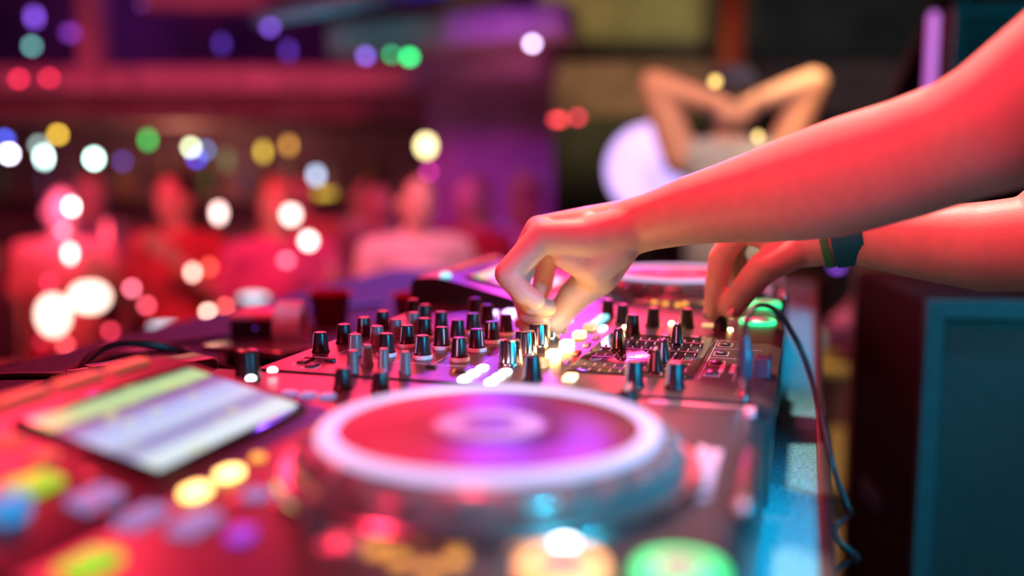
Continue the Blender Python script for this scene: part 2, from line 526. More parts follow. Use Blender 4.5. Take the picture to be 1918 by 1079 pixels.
# low back of the stage, right of the table end
tag(slab('stage_barrier', 0.95, 3.6, 4.75, 4.85, GROUND, 0.62, 'soffit_dark'), 'low dark red barrier at the back of the stage floor', 'barrier')
structure(slab('wall_purple', -0.50, 0.24, 5.6, 6.3, GROUND, 1.66, 'wall_purple'))
structure(slab('wall_centre', 0.20, 1.42, 7.3, 7.5, 1.9, 3.4, 'wall_olive'))
structure(slab('wall_centre_lower', 0.20, 4.2, 7.5, 7.7, GROUND, 1.9, 'wall_dark'))
structure(slab('wall_stage', 1.42, 5.9, 7.2, 7.4, 1.86, 3.4, 'wall_dark'))
structure(slab('trim_1', 0.28, 5.8, 6.75, 6.95, 1.50, 1.86, 'soffit_dark'))
tag(slab('pillar', 1.27, 1.41, 6.0, 6.15, GROUND, 3.4, 'pillar_red'), 'slim brick red pillar rising behind the dancer in the blue cap', 'pillar')
# balcony over the bar
b = thing('balcony', 'balcony with a pink lit front beam above the bar at the left', 'balcony', room(-2.5, 6.4, 1.44), YAW)
def bal(name, a0, a1, d0, d1, z0, z1, mat):
    MB().box(a0 + 2.5, a1 + 2.5, d0 - 6.4, d1 - 6.4, z0 - 1.44, z1 - 1.44).build(name, mat, b, smooth=False)
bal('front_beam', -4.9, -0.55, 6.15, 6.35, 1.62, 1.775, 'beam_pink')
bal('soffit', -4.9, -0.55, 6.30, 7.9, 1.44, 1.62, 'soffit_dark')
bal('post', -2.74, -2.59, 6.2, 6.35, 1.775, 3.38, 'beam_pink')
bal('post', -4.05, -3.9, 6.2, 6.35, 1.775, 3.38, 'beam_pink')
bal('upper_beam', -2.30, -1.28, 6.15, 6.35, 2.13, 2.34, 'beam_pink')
bal('bay_shade_panel', -4.9, -0.55, 7.7, 7.8, 1.62, 3.38, 'bay_shade')  # dark panel added to keep the bays in shade
bm = MB().box(-0.42, 0.42, -0.10, 0.10, 0, 0.16)
tag(bm.build('purple_beam', 'wall_purple', None, room(-0.17, 5.3, 1.60), (0, math.radians(-3), YAW - 0.55), smooth=False), 'purple lit beam running from the balcony corner to the pale lilac lamp', 'beam')
dk = MB().rbox(0, 0, 0, 0.16, 1.25, 0.34, 0.05, 0.03)
tag(dk.build('air_duct', 'duct_grey', None, room(-0.30, 5.0, 1.745), (0, math.radians(-3), YAW - 0.2), smooth=True), 'grey mauve air duct hanging over the purple beam', 'duct')
tp = MB().rbox(0, 0, 0, 0.05, 0.85, 0.5, 0.03, 0.01)
tag(tp.build('teal_ceiling_panel', 'panel_teal', None, room(-0.70, 4.45, 1.885), (math.radians(18), math.radians(-9), YAW), smooth=True), 'teal hanging panel cut by the top picture edge', 'panel')
# the bar behind the crowd
br = thing('bar_counter', 'dark bar counter along the back wall behind the crowd', 'counter', room(-2.6, 6.9, GROUND), YAW)
MB().box(-2.1, 2.1, -0.3, 0.3, 0, 1.05, 0.02).build('counter_body', 'soffit_dark', br)
MB().box(-2.15, 2.15, -0.38, 0.34, 1.05, 1.10, 0.01).build('counter_top', 'table_black', br)
sh = thing('bottle_shelf', 'dark bottle shelf on the wall behind the bar', 'shelf', room(-2.6, 7.75, 0.55), YAW)
for z in (0.0, 0.34):
    MB().box(-2.1, 2.1, -0.14, 0.14, z, z + 0.03, 0.005).build('shelf_board', 'soffit_dark', sh)
for x in (-2.12, 0.0, 2.09):
    MB().box(x, x + 0.03, -0.14, 0.14, -0.12, 0.72).build('upright', 'soffit_dark', sh)
bottle_cols = [('green', (0.02, 0.18, 0.05)), ('amber', (0.35, 0.16, 0.03)), ('clear', (0.45, 0.5, 0.5)), ('blue', (0.04, 0.08, 0.30))]
bmesh_by = {}
for n, c in bottle_cols:
    M('glass_' + n, c, 0.08, coat=0.5)
    bmesh_by[n] = MB().lathe([(0.034, 0), (0.036, 0.01), (0.036, 0.15), (0.030, 0.175), (0.014, 0.20), (0.013, 0.27), (0.016, 0.272), (0.016, 0.285)], 14).mesh('bottle', 'glass_' + n)
ORD = ('first', 'second', 'third', 'fourth', 'fifth', 'sixth', 'seventh', 'eighth', 'ninth', 'tenth')
for i in range(10):
    n = bottle_cols[(i * 3 + i // 4) % 4][0]
    o = put('bottle', bmesh_by[n], None, room(-4.1 + i * 0.33, 7.75, 0.922), (0, 0, YAW + i))
    tag(o, '%s glass bottle, %s from the left on the shelf behind the bar' % (n, ORD[i]), 'bottle', 'bottles behind the bar')

# ------------------------------------------------------------------ the DJ table
t = thing('dj_table', 'long DJ table with a pale speckled top and a dark ledge toward the crowd', 'table', (-0.47, 1.05, 0.0))
def tb(name, x0, x1, y0, y1, z0, z1, mat, bv=0.0):
    return MB().box(x0 + 0.47, x1 + 0.47, y0 - 1.05, y1 - 1.05, z0, z1, bv).build(name, mat, t)
tb('table_top', -0.56, 0.016, -0.35, 2.22, 0.862, TZ, 'table_cyan_tint')
tb('rear_ledge', -0.985, -0.56, -0.35, 2.22, 0.85, TZ, 'ledge_navy', 0.004)
tb('edge_trim', 0.016, 0.027, -0.35, 2.22, 0.80, TZ + 0.002, 'trim_black', 0.002)
tb('crowd_fascia', -0.98, -0.96, -0.35, 2.22, 0.02, 0.85, 'table_black')
for x in (-0.93, -0.03):
    for y in (-0.30, 2.13):
        tb('leg', x, x + 0.045, y, y + 0.045, 0.0, 0.855, 'trim_black')

# ------------------------------------------------------------------ control meshes shared by the decks
def knob_mesh(r, h, mat, ribs=0):
    """Tapered cap with a soft crown, skirt at the foot."""
    mb = MB()
    if ribs:
        seg = ribs * 4
        prof = [(1.0, 0.0), (1.0, 0.06), (0.96, 0.10), (0.86, 0.90), (0.80, 0.97), (0.70, 1.0)]
        vs_, fs_ = [], []
        for j, (q, z) in enumerate(prof):
            for k in range(seg):
                a = 2 * math.pi * k / seg
                rr = r * q * (1 - (0.05 if (k % 4) in (0, 1) and 1 < j < 4 else 0))
                vs_.append((rr * math.cos(a), rr * math.sin(a), z * h))
        for j in range(len(prof) - 1):
            for k in range(seg):
                k2 = (k + 1) % seg
                fs_.append((j * seg + k, j * seg + k2, (j + 1) * seg + k2, (j + 1) * seg + k))
        fs_ += [tuple(range(seg - 1, -1, -1)), tuple(range((len(prof) - 1) * seg, len(prof) * seg))]
        mb.add(vs_, fs_)
    else:
        mb.lathe([(r * 1.10, 0), (r * 1.10, h * 0.05), (r * 0.98, h * 0.12), (r * 0.80, h * 0.90), (r * 0.76, h * 0.97), (r * 0.66, h)], 24)
    return mb.mesh('knob', mat, True, 35)

def collar_mesh(r, h):
    return MB().lathe([(r * 1.20, 0), (r * 1.20, h), (r * 1.12, h * 1.35), (r * 0.9, h * 1.35)], 24).mesh('collar', 'collar_white')

def pointer_mesh(r, h, mat='print_white'):
    """White pointer line: over the crown and down one side."""
    mb = MB()
    w = 0.0006
    mb.add([(-w, r * 0.15, h + 0.0002), (w, r * 0.15, h + 0.0002), (w, r * 0.70, h + 0.0002), (-w, r * 0.70, h + 0.0002),
            (-w, r * 0.15, h - 0.001), (w, r * 0.15, h - 0.001), (w, r * 0.70, h - 0.001), (-w, r * 0.70, h - 0.001)],
           [(0, 1, 2, 3), (7, 6, 5, 4), (0, 4, 5, 1), (1, 5, 6, 2), (2, 6, 7, 3), (3, 7, 4, 0)])
    mb.add([(-w, r * 0.775, h * 0.94), (w, r * 0.775, h * 0.94), (w, r * 0.985, h * 0.14), (-w, r * 0.985, h * 0.14),
            (-w, r * 0.85, h * 0.94), (w, r * 0.85, h * 0.94), (w, r * 1.03, h * 0.14), (-w, r * 1.03, h * 0.14)],
           [(0, 1, 2, 3), (7, 6, 5, 4), (0, 4, 5, 1), (1, 5, 6, 2), (2, 6, 7, 3), (3, 7, 4, 0)])
    return mb.mesh('pointer', mat, False)

KM = {}
def knob_set(key, r, h, mat, collar=False, ribs=0, pointer=True):
    lift = 0.0028 if collar else 0.0
    KM[key] = (knob_mesh(r, h, mat, ribs), collar_mesh(r, 0.0026) if collar else None, pointer_mesh(r, h) if pointer else None, lift)
knob_set('trim', 0.0076, 0.0185, 'knob_black')
knob_set('eq_plain', 0.0074, 0.0185, 'knob_grey')
knob_set('eq', 0.0076, 0.0180, 'knob_black', True)
knob_set('metal', 0.0105, 0.0215, 'metal_knob', False, 14, False)
knob_set('thin', 0.0052, 0.0185, 'knob_grey')
knob_set('fx', 0.0078, 0.0200, 'knob_black')
knob_set('speed', 0.0074, 0.0165, 'knob_black')
knob_set('encoder', 0.0105, 0.0240, 'knob_black', False, 20, False)

def add_knob(key, parent, loc, turn=0.0, ry=0.0, label=None):
    me, co, po, lift = KM[key]
    k = put('knob', me, parent, (loc[0], loc[1], loc[2] + lift), (0, ry, turn))
    if label:
        k['label'] = label
    if co:
        put('collar', co, k, (0, 0, -lift))
    if po:
        put('pointer', po, k)
    return k

BM = {}
def key_mesh(w, d, h, mat, r=0.002):
    k = (w, d, h, mat, r)
    if k not in BM:
        BM[k] = MB().rbox(0, 0, 0, h, w, d, min(r, w / 2.01, d / 2.01), min(0.0012, h * 0.4)).mesh('button', mat)
    return BM[k]

def add_key(parent, loc, w, d, h, mat, label=None, name='button', ry=0.0, rz=0.0, r=0.002):
    o = put(name, key_mesh(w, d, h, mat, r), parent, loc, (0, ry, rz))
    if label:
        o['label'] = label
    return o

def led_mesh(r, mat):
    k = ('led', r, mat)
    if k not in BM:
        BM[k] = MB().lathe([(r, 0), (r, r * 0.35), (r * 0.75, r * 0.7), (r * 0.3, r * 0.85)], 16).mesh('indicator', mat)
    return BM[k]

def add_led(parent, loc, r, mat, label=None):
    o = put('indicator', led_mesh(r, mat), parent, loc)
    if label:
        o['label'] = label
    return o

def lit_ring(r0, r1, h, mat):
    return MB().lathe([(r0, 0), (r1, 0), (r1, h * 0.6), (r1 * 0.94, h), (r0 * 1.06, h), (r0, h * 0.6)], 40, closed_ring=True)

# ------------------------------------------------------------------ media players
SLOPE = math.atan2(0.024, 0.102)

def media_player(y0, label, near):
    root = thing('media_player', label, 'media player', (-0.25, y0 + 0.195, TZ), 0.0, 'media players on the table')
    def P(X, Y, Z):       # deck coordinates (as laid out for the nearer deck) to the root's frame
        return (X + 0.25, Y - 0.495, Z - TZ)
    prof = [(-0.475, 0.906), (-0.475, 0.981), (-0.471, PZ), (-0.040, PZ), (-0.030, 0.981), (-0.023, 0.970), (-0.022, 0.906)]
    MB().prism([(x + 0.25, z - TZ) for x, z in prof], 'y', -0.195, 0.195).build('body', 'panel_black', root, angle=22)
    prof = [(-0.4745, PZ - 0.001), (-0.4745, 1.009), (-0.468, 1.015), (-0.445, 1.017), (-0.424, 1.014), (-0.318, 0.989), (-0.306, PZ - 0.001)]
    MB().prism([(x + 0.25, z - TZ) for x, z in prof], 'y', -0.1945, 0.090).build('display_housing', 'panel_black', root, angle=22)
    for fx in (-0.44, -0.06):
        for fy in (0.33, 0.66):
            MB().lathe([(0.014, 0), (0.016, 0.002), (0.016, 0.006)], 16).build('foot', 'plastic_dark', root, P(fx, fy, TZ))
    # display on the slope
    fr = MB().rbox(0, 0, -0.002, 0.0016, 0.100, 0.160, 0.004, 0.001).build('display_frame', 'panel_gloss', root, P(-0.3695, 0.4935 if near else 0.425, 1.0025), (0, SLOPE, 0))
    MB().rbox(0, 0, 0, 0.0012, 0.0885, 0.147, 0.001).build('display', 'display_lit', fr, (0, 0, 0.0013), smooth=False)
    # keys behind and beside the display
    for i, yy in enumerate((0.405, 0.452, 0.499, 0.546)):
        add_key(root, P(-0.446, yy, 1.0168), 0.012, 0.036, 0.004, 'key_peach', 'peach browse key behind the display, brightened by added glow')
    add_led(root, P(-0.434, 0.372 if near else 0.318, 1.0155), 0.0075, 'led_cyan', 'glowing cyan light beside the display')
    for xx, yy in ((-0.402, 0.398), (-0.378, 0.396)) if near else ():
        add_key(root, P(xx, yy, 1.0088 - (xx + 0.402) * 0.235), 0.010, 0.014, 0.003, 'key_peach', ry=SLOPE)
    for xx, yy in ((-0.350, 0.395), (-0.330, 0.389), (-0.324, 0.370)) if near else ():
        add_led(root, P(xx, yy, 0.9965 - (xx + 0.350) * 0.235), 0.0032, 'led_red', 'small red indicator beside the display')
    e = add_knob('encoder', root, P(-0.425, 0.662, PZ), 0.3, 0.0, 'dark ribbed selector dial')
    for dy in (-0.0160, 0.0160):
        add_led(root, P(-0.412, 0.662 + dy, PZ + 0.004), 0.0040, 'led_white', 'white glowing light beside the selector dial')
    for xx in (-0.366, -0.350, -0.334):
        add_key(root, P(xx, 0.624, PZ), 0.011, 0.011, 0.003, 'key_lavender')
    add_knob('speed', root, P(-0.337, 0.655, PZ), 0.6)
    add_knob('speed', root, P(-0.304, 0.652, PZ), -0.4)
    # jog wheel
    jc = (-0.166, 0.498, PZ)
    jog = MB().lathe([(0.1190, 0), (0.1190, 0.004), (0.1165, 0.0075), (0.1120, 0.0080), (0.1085, 0.0060)], 72).build('jog_base', 'jog_metal', root, P(*jc))
    sk = MB().lathe([(0.1080, 0.003), (0.1080, 0.012), (0.1060, 0.016), (0.0985, 0.0225), (0.0950, 0.0235)], 72).build('jog_skirt', 'jog_skirt', jog)
    dm = MB().ellipsoid((0, 0, 0), (0.0062, 0.0062, 0.0045), 10, 6).mesh('finger_dimple', 'jog_skirt')
    for k in range(26):
        a = 2 * math.pi * (k + 0.3) / 26
        put('finger_dimple', dm, jog, (0.1035 * math.cos(a), 0.1035 * math.sin(a), 0.0172), (0, math.radians(38), a))
    MB().lathe([(0.0845, 0.0225), (0.0950, 0.0225), (0.0958, 0.0240), (0.0950, 0.0268), (0.0935, 0.0278), (0.0855, 0.0268), (0.0845, 0.0262)], 96, closed_ring=True).build('jog_ring', 'jog_ring_glow', jog)['label'] = 'white ring around the platter, its reflections put in as glow'
    MB().lathe([(0.0845, 0.020), (0.0845, 0.0255), (0.034, 0.0255)], 96).build('platter', 'platter', jog)
    MB().lathe([(0.0335, 0.0250), (0.0335, 0.0262), (0.031, 0.0266), (0.004, 0.0266)], 48).build('jog_display', 'jog_glass', jog)
    pr = MB().lathe([(0.016, 0.0266), (0.030, 0.0266), (0.030, 0.0270), (0.016, 0.0270)], 48, closed_ring=True).build('jog_display_print', 'jog_print', jog)
    # hot cue column on the player's left, loop keys, small lamps
    lit = 'olive lit hot cue key'
    if near:
        add_key(root, P(-0.359, 0.368, 0.9985), 0.016, 0.026, 0.004, 'led_olive', lit, ry=SLOPE)
    for xx in (-0.330, -0.303, -0.273) if near else (-0.303, -0.273):
        add_key(root, P(xx, 0.376, 0.9915 if xx < -0.32 else PZ), 0.015, 0.026, 0.004, 'key_lavender', 'pale lavender hot cue key', ry=SLOPE if xx < -0.32 else 0)
    add_key(root, P(-0.244, 0.370, PZ), 0.010, 0.012, 0.004, 'led_purple', 'purple lit key')
    if near:
        add_key(root, P(-0.345, 0.338, 0.9945), 0.012, 0.014, 0.012, 'led_blue', 'blue lit key', ry=SLOPE)
    add_key(root, P(-0.287, 0.322, PZ), 0.016, 0.024, 0.004, 'led_lime', 'lime green lit hot cue key')
    for yy in (0.415, 0.446):
        add_key(root, P(-0.300, yy, PZ), 0.012, 0.017, 0.004, 'led_warm_loop', 'glowing yellow loop key', r=0.005)
    add_led(root, P(-0.302, 0.478, PZ), 0.0045, 'led_amber', 'small amber lamp beside the loop keys')
    for xx, yy in ((-0.276, 0.414), (-0.253, 0.4175)):
        add_led(root, P(xx, yy, PZ), 0.0036, 'led_red', 'small red indicator near the jog wheel')
    add_key(root, P(-0.268, 0.4215, PZ), 0.012, 0.012, 0.003, 'key_lavender')
    add_knob('thin', root, P(-0.216, 0.385, PZ), 0.5)
    add_key(root, P(-0.195, 0.380, PZ), 0.020, 0.026, 0.003, 'silver_key', 'silver search key')
    for xx, yy in ((-0.178, 0.374), (-0.163, 0.366), (-0.140, 0.3735), (-0.147, 0.360)):
        add_led(root, P(xx, yy, PZ), 0.0040, 'led_amber', 'small amber lamp in front of the jog wheel')
    add_led(root, P(-0.0975, 0.3980, PZ), 0.0060, 'led_white_hot', 'bright white lamp between the jog wheel and the cue button')
    for nm, X, Y, mat, lab in (('cue_button', -0.093, 0.376, 'led_amber_ring', 'round cue button with an orange lit rim'), ('play_button', -0.045, 0.385, 'led_green', 'round play button with a green lit rim')):
        q = MB().lathe([(0.0115, 0), (0.0115, 0.0045), (0.010, 0.0058), (0.003, 0.0058)], 32).build(nm, 'silver_key', root, P(X, Y, PZ))
        q['label'] = lab
        lit_ring(0.0118, 0.0190, 0.0055, mat).build('lit_rim', mat, q)
    # tempo slider on the far side
    MB().box(-0.060, 0.060, -0.002, 0.002, 0, 0.0006).build('tempo_slot', 'trim_black', root, P(-0.105, 0.668, PZ))
    tc = MB().rbox(0, 0, 0, 0.013, 0.012, 0.022, 0.002, 0.002, taper=0.001).build('tempo_fader', 'knob_black', root, P(-0.118, 0.668, PZ + 0.0006))
    MB().box(-0.0006, 0.0006, -0.010, 0.010, 0, 0.0004).build('pointer', 'print_white', tc, (0, 0, 0.0130))
    MB().box(-0.035, 0.035, -0.0025, 0.0025, 0, 0.0006).build('edge_highlight_strip', 'silver_key', root, P(-0.070, 0.683, PZ))  # added strip stands for light caught along the far edge
    add_key(root, P(-0.033, 0.672, 0.983), 0.008, 0.016, 0.005, 'pink_case', 'small pink block for a highlight at the far front corner')  # pink highlight put in as a raised block
    fl = MB().rbox(0, 0, 0, 0.012, 0.010, 0.115, 0.003, 0.002).build('front_latch', 'plastic_dark', root, P(-0.026, 0.528, 0.974))
    MB().ellipsoid((0, 0, 0), (0.004, 0.005, 0.004), 12, 8).build('latch_knob', 'silver_key', fl, (0.001, -0.05, 0.011))
    # maker's lettering along the front edge
    cu = bpy.data.curves.new('lettering', 'FONT')
    cu.body = 'Pioneer'
    cu.size = 0.030
    cu.extrude = 0.0004
    cu.offset = 0.0006
    cu.align_x = 'CENTER'
    cu.align_y = 'CENTER'
    tmp = bpy.data.objects.new('lettering', cu)
    col.objects.link(tmp)
    dg = bpy.context.evaluated_depsgraph_get()
    dg.update()
    me = bpy.data.meshes.new_from_object(tmp.evaluated_get(dg))
    bpy.data.objects.remove(tmp)
    me.materials.clear()
    me.materials.append(MATS['logo_pink'])
    put('lettering', me, root, P(-0.053, 0.532, PZ + 0.0005), (0, 0, math.pi / 2))
    return root

M('led_warm_mid', (0.9, 0.8, 0.5), 0.4, emis=(1.0, 0.66, 0.28), es=2.2)
M('led_warm_loop', (0.9, 0.85, 0.6), 0.4, emis=(1.0, 0.72, 0.20), es=4.5)
M('led_amber_ring', (0.9, 0.6, 0.3), 0.4, emis=(1.0, 0.45, 0.10), es=1.7)
M('led_white_hot', (0.9, 0.9, 0.95), 0.4, emis=(0.75, 0.78, 1.0), es=14.0)
media_player(0.30, 'media player with a bright white jog ring nearest the camera', True)
media_player(1.112, 'media player at the far end beyond the mixer', False)

# ------------------------------------------------------------------ mixer
mx = thing('dj_mixer', 'four channel DJ mixer full of knobs between the two media players', 'mixer', (-0.231, 0.90, TZ))
def Q(X, Y, Z=PZ):
    return (X + 0.231, Y - 0.90, Z - TZ)
prof = [(-0.440, 0.906), (-0.440, 0.974), (-0.020, 0.974), (-0.020, 0.906)]
MB().prism([(x + 0.231, z - TZ) for x, z in prof], 'y', -0.196, 0.204).build('body', 'case_black', mx, angle=22)
prof = [(-0.4425, 0.976), (-0.4425, 0.983), (-0.4405, PZ), (-0.030, PZ), (-0.0185, 0.981), (-0.0185, 0.976)]
MB().prism([(x + 0.231, z - TZ) for x, z in prof], 'y', -0.1985, 0.2065).build('top_plate', 'panel_black', mx, angle=22)
for fx in (-0.40, -0.06):
    for fy in (0.74, 1.06):
        MB().lathe([(0.014, 0), (0.016, 0.002), (0.016, 0.006)], 16).build('foot', 'plastic_dark', mx, Q(fx, fy, TZ))
CH = (0.782, 0.829, 0.873, 0.918)
ROWS = ((-0.424, 'trim'), (-0.389, 'eq_plain'), (-0.358, 'eq'), (-0.323, 'eq'), (-0.288, 'eq'), (-0.241, 'metal'))
for X, key in ROWS:
    for i, Y in enumerate(CH):
        add_knob(key, mx, Q(X, Y), random.uniform(1.2, 4.4), label={'metal': 'ribbed silver metal colour knob', 'eq': 'black knob with a white collar'}.get(key))
for X, Y, tn in ((-0.356, 0.711, 2.0), (-0.356, 0.738, 2.6), (-0.335, 0.726, 3.0), (-0.313, 0.720, 2.5)):
    add_knob('thin', mx, Q(X, Y), tn, label='slim grey knob')
for X, Y in ((-0.206, 0.728), (-0.124, 0.730), (-0.093, 0.734)):
    add_knob('fx', mx, Q(X, Y), 2.4)
for X, Y in ((-0.166, 0.962), (-0.153, 1.014), (-0.118, 1.018), (-0.082, 1.011), (-0.212, 1.062), (-0.189, 1.029), (-0.424, 1.00), (-0.36, 1.03), (-0.395, 0.965), (-0.330, 0.985)):
    add_knob('fx', mx, Q(X, Y), 2.2)
# lit keys
for X, ys in ((-0.257, (0.710, 0.731, 0.753)), (-0.2335, (0.707, 0.725, 0.743))):
    for Y in ys:
        add_key(mx, Q(X, Y), 0.009, 0.015, 0.003, 'led_white', 'glowing white effect key', r=0.004)
for i, Y in enumerate((0.780, 0.823, 0.872, 0.925, 0.974)):
    add_key(mx, Q(-0.213, Y), 0.0125, 0.018, 0.006, ('led_warm_dim', 'led_warm', 'led_warm', 'led_warm_mid', 'led_warm_dim')[i], 'glowing yellow cue key' if i in (1, 2) else 'dimly glowing yellow cue key', r=0.004)
for Y in (1.005, 1.028, 1.050):
    add_key(mx, Q(-0.214, Y), 0.010, 0.018, 0.004, 'led_cyan', 'pale cyan glowing key')
add_key(mx, Q(-0.200, 0.977), 0.007, 0.020, 0.003, 'led_white', 'small glowing white key', r=0.003)
add_key(mx, Q(-0.250, 1.016), 0.016, 0.012, 0.004, 'led_teal', 'teal green glowing key')
add_key(mx, Q(-0.177, 0.737), 0.010, 0.018, 0.004, 'led_warm_mid', 'warm yellow glowing key near the edge')
for X, Y in ((-0.345, 1.040), (-0.325, 1.055), (-0.318, 1.020)):  # glowing pads added where the far deck's lights only reflect
    add_key(mx, Q(X, Y), 0.014, 0.020, 0.004, 'lavender_reflection', 'lavender glow added for a reflection among the knobs')
for Y in (0.80, 0.842, 0.884, 0.926):
    add_key(mx, Q(-0.196, Y), 0.006, 0.014, 0.0025, 'pink_case', 'small pinkish key')
for X, Y in ((-0.180, 0.995), (-0.136, 1.035), (-0.125, 1.000), (-0.072, 1.012)):
    add_led(mx, Q(X, Y), 0.0026, 'led_warm', 'tiny yellow lamp between the effect knobs')
add_key(mx, Q(-0.092, 1.030), 0.022, 0.006, 0.003, 'led_warm_dim', 'yellow lit strip by the gripped effect knob')
g = MB().lathe([(0.0155, 0), (0.0155, 0.003), (0.011, 0.0052), (0.004, 0.0052)], 28).build('effect_button', 'silver_key', mx, Q(-0.047, 1.068))
g['label'] = 'round effect button with a green lit rim'
lit_ring(0.0160, 0.0195, 0.0040, 'led_green').build('lit_rim', 'led_green', g)
# fader plate, slots and caps
fp = MB().rbox(0, 0, 0, 0.0012, 0.105, 0.190, 0.003, 0.0005).build('fader_plate', 'panel_gloss', mx, Q(-0.135, 0.860))
cap = MB().rbox(0, 0, 0, 0.0185, 0.0115, 0.0185, 0.0025, 0.002, taper=0.0022).mesh('fader_cap', 'knob_black')
cap_line = MB().box(-0.0007, 0.0007, -0.0063, 0.0063, 0, 0.0003).mesh('pointer', 'print_white', False)
face_line = MB().add([(-0.0007, -0.0096, 0.001), (0.0007, -0.0096, 0.001), (0.0007, -0.0074, 0.0166), (-0.0007, -0.0074, 0.0166),
                      (-0.0007, -0.0080, 0.001), (0.0007, -0.0080, 0.001), (0.0007, -0.0060, 0.0166), (-0.0007, -0.0060, 0.0166)],
                     [(0, 1, 2, 3), (7, 6, 5, 4), (0, 4, 5, 1), (1, 5, 6, 2), (2, 6, 7, 3), (3, 7, 4, 0)]).mesh('pointer', 'print_white', False)
for Y, X in zip((0.785, 0.830, 0.874, 0.919), (-0.116, -0.116, -0.164, -0.115)):
    MB().box(-0.045, 0.045, -0.0013, 0.0013, 0, 0.0003).build('fader_slot', 'trim_black', mx, Q(-0.135, Y, PZ + 0.0012))
    c = put('fader_cap', cap, mx, Q(X, Y, PZ + 0.0015))
    put('pointer', cap_line, c, (0, 0, 0.0185))
    put('pointer', face_line, c)
    for k in range(11):
        if True:
            for s in (-1, 1):
                MBk = ('tick',)
                if MBk not in BM:
                    BM[MBk] = MB().box(-0.0004, 0.0004, -0.0045, 0.0045, 0, 0.0002).mesh('scale_tick', 'print_white', False)
                put('scale_tick', BM[MBk], mx, Q(-0.178 + k * 0.0086, Y + s * 0.0105, PZ + 0.0012))
# printed frames and lines
pl = MB()
def line(x0, x1, y0, y1):
    pl.box(x0 + 0.231, x1 + 0.231, y0 - 0.90, y1 - 0.90, PZ - TZ, PZ - TZ + 0.0002)
def frame(x0, x1, y0, y1, w=0.0006):
    line(x0, x1, y0, y0 + w); line(x0, x1, y1 - w, y1); line(x0, x0 + w, y0 + w, y1 - w); line(x1 - w, x1, y0 + w, y1 - w)
line(-0.435, -0.27, 0.7585, 0.7592)
line(-0.27, -0.06, 0.9475, 0.9482)
line(-0.08, -0.035, 0.860, 0.8606)
line(-0.08, -0.035, 0.905, 0.9056)
line(-0.435, -0.06, 0.9450, 0.9454)
line(-0.0790, -0.0784, 0.77, 0.945)
line(-0.052, -0.0514, 0.77, 0.94)
line(-0.066, -0.062, 0.80, 0.835)
line(-0.057, -0.053, 0.80, 0.835)
for x in (-0.405, -0.372, -0.340, -0.305, -0.265):
    line(x, x + 0.0005, 0.764, 0.94)
pl.build('panel_print', 'print_white', mx, smooth=False)
for X, Y in ((-0.070, 0.926), (-0.070, 0.881), (-0.070, 0.836), (-0.070, 0.793), (-0.100, 0.955), (-0.130, 0.955), (-0.415, 0.735), (-0.400, 0.722)):
    k = add_key(mx, Q(X, Y), 0.008, 0.015, 0.0022, 'plastic_dark')
    f = ('key_frame',)
    if f not in BM:
        q = MB()
        w, d, t_ = 0.0066, 0.0100, 0.0007
        q.box(-w, w, -d, -d + t_, 0, 0.0003).box(-w, w, d - t_, d, 0, 0.0003).box(-w, -w + t_, -d + t_, d - t_, 0, 0.0003).box(w - t_, w, -d + t_, d - t_, 0, 0.0003)
        BM[f] = q.mesh('key_frame', 'print_white', False)
    put('key_frame', BM[f], k)
for X, Y in ((-0.395, 0.745), (-0.27, 0.735), (-0.415, 0.745), (-0.30, 0.745)):
    add_key(mx, Q(X, Y), 0.010, 0.005, 0.003, 'plastic_dark')
add_led(mx, Q(-0.275, 0.738), 0.0025, 'led_orange')

# ------------------------------------------------------------------ the DJ: two arms at work, body beside the table
L_FORE = [(-0.1577, 0.9056, 1.0982, 0.0270), (-0.1419, 0.9016, 1.1028, 0.0270), (-0.1263, 0.8964, 1.1073, 0.0285), (-0.0982, 0.8851, 1.1160, 0.0320), (-0.0738, 0.8754, 1.1215, 0.0350), (-0.0502, 0.8664, 1.1268, 0.0385), (-0.0275, 0.8562, 1.1319, 0.0420), (-0.0057, 0.8446, 1.1373, 0.0450), (0.0151, 0.8327, 1.1429, 0.0470), (0.0349, 0.8196, 1.1492, 0.0475), (0.0715, 0.7923, 1.1607, 0.0460), (0.1045, 0.7673, 1.1739, 0.0450), (0.1278, 0.7443, 1.1856, 0.0480)]
L_META_PINKY = [(-0.1588, 0.8977, 1.0966, 0.0230), (-0.1976, 0.8877, 1.0874, 0.0190), (-0.2387, 0.8774, 1.0883, 0.0150)]
L_META_RING = [(-0.1626, 0.9183, 1.1020, 0.0220), (-0.2025, 0.9089, 1.0992, 0.0160), (-0.2487, 0.8982, 1.0939, 0.0135)]
L_META_MIDDLE = [(-0.1653, 0.9335, 1.1037, 0.0200), (-0.2069, 0.9289, 1.1012, 0.0150), (-0.2536, 0.9199, 1.0935, 0.0130)]
L_META_INDEX = [(-0.1678, 0.9480, 1.0992, 0.0180), (-0.2110, 0.9473, 1.0904, 0.0150), (-0.2485, 0.9422, 1.0830, 0.0120)]
L_HEEL = [(-0.1692, 0.8997, 1.0801, 0.0200), (-0.1939, 0.9002, 1.0620, 0.0220), (-0.2182, 0.8876, 1.0707, 0.0140)]
L_PINKY = [(-0.2387, 0.8774, 1.0883, 0.0150), (-0.2670, 0.8578, 1.0544, 0.0130), (-0.2534, 0.8597, 1.0369, 0.0110), (-0.2412, 0.8645, 1.0292, 0.0093)]
L_RING = [(-0.2487, 0.8982, 1.0939, 0.0135), (-0.2710, 0.8808, 1.0461, 0.0115), (-0.2518, 0.8835, 1.0220, 0.0103), (-0.2360, 0.8900, 1.0187, 0.0090)]
L_MIDDLE = [(-0.2536, 0.9199, 1.0935, 0.0130), (-0.2717, 0.9103, 1.0395, 0.0110), (-0.2597, 0.8996, 1.0104, 0.0105), (-0.2437, 0.8970, 1.0020, 0.0095)]
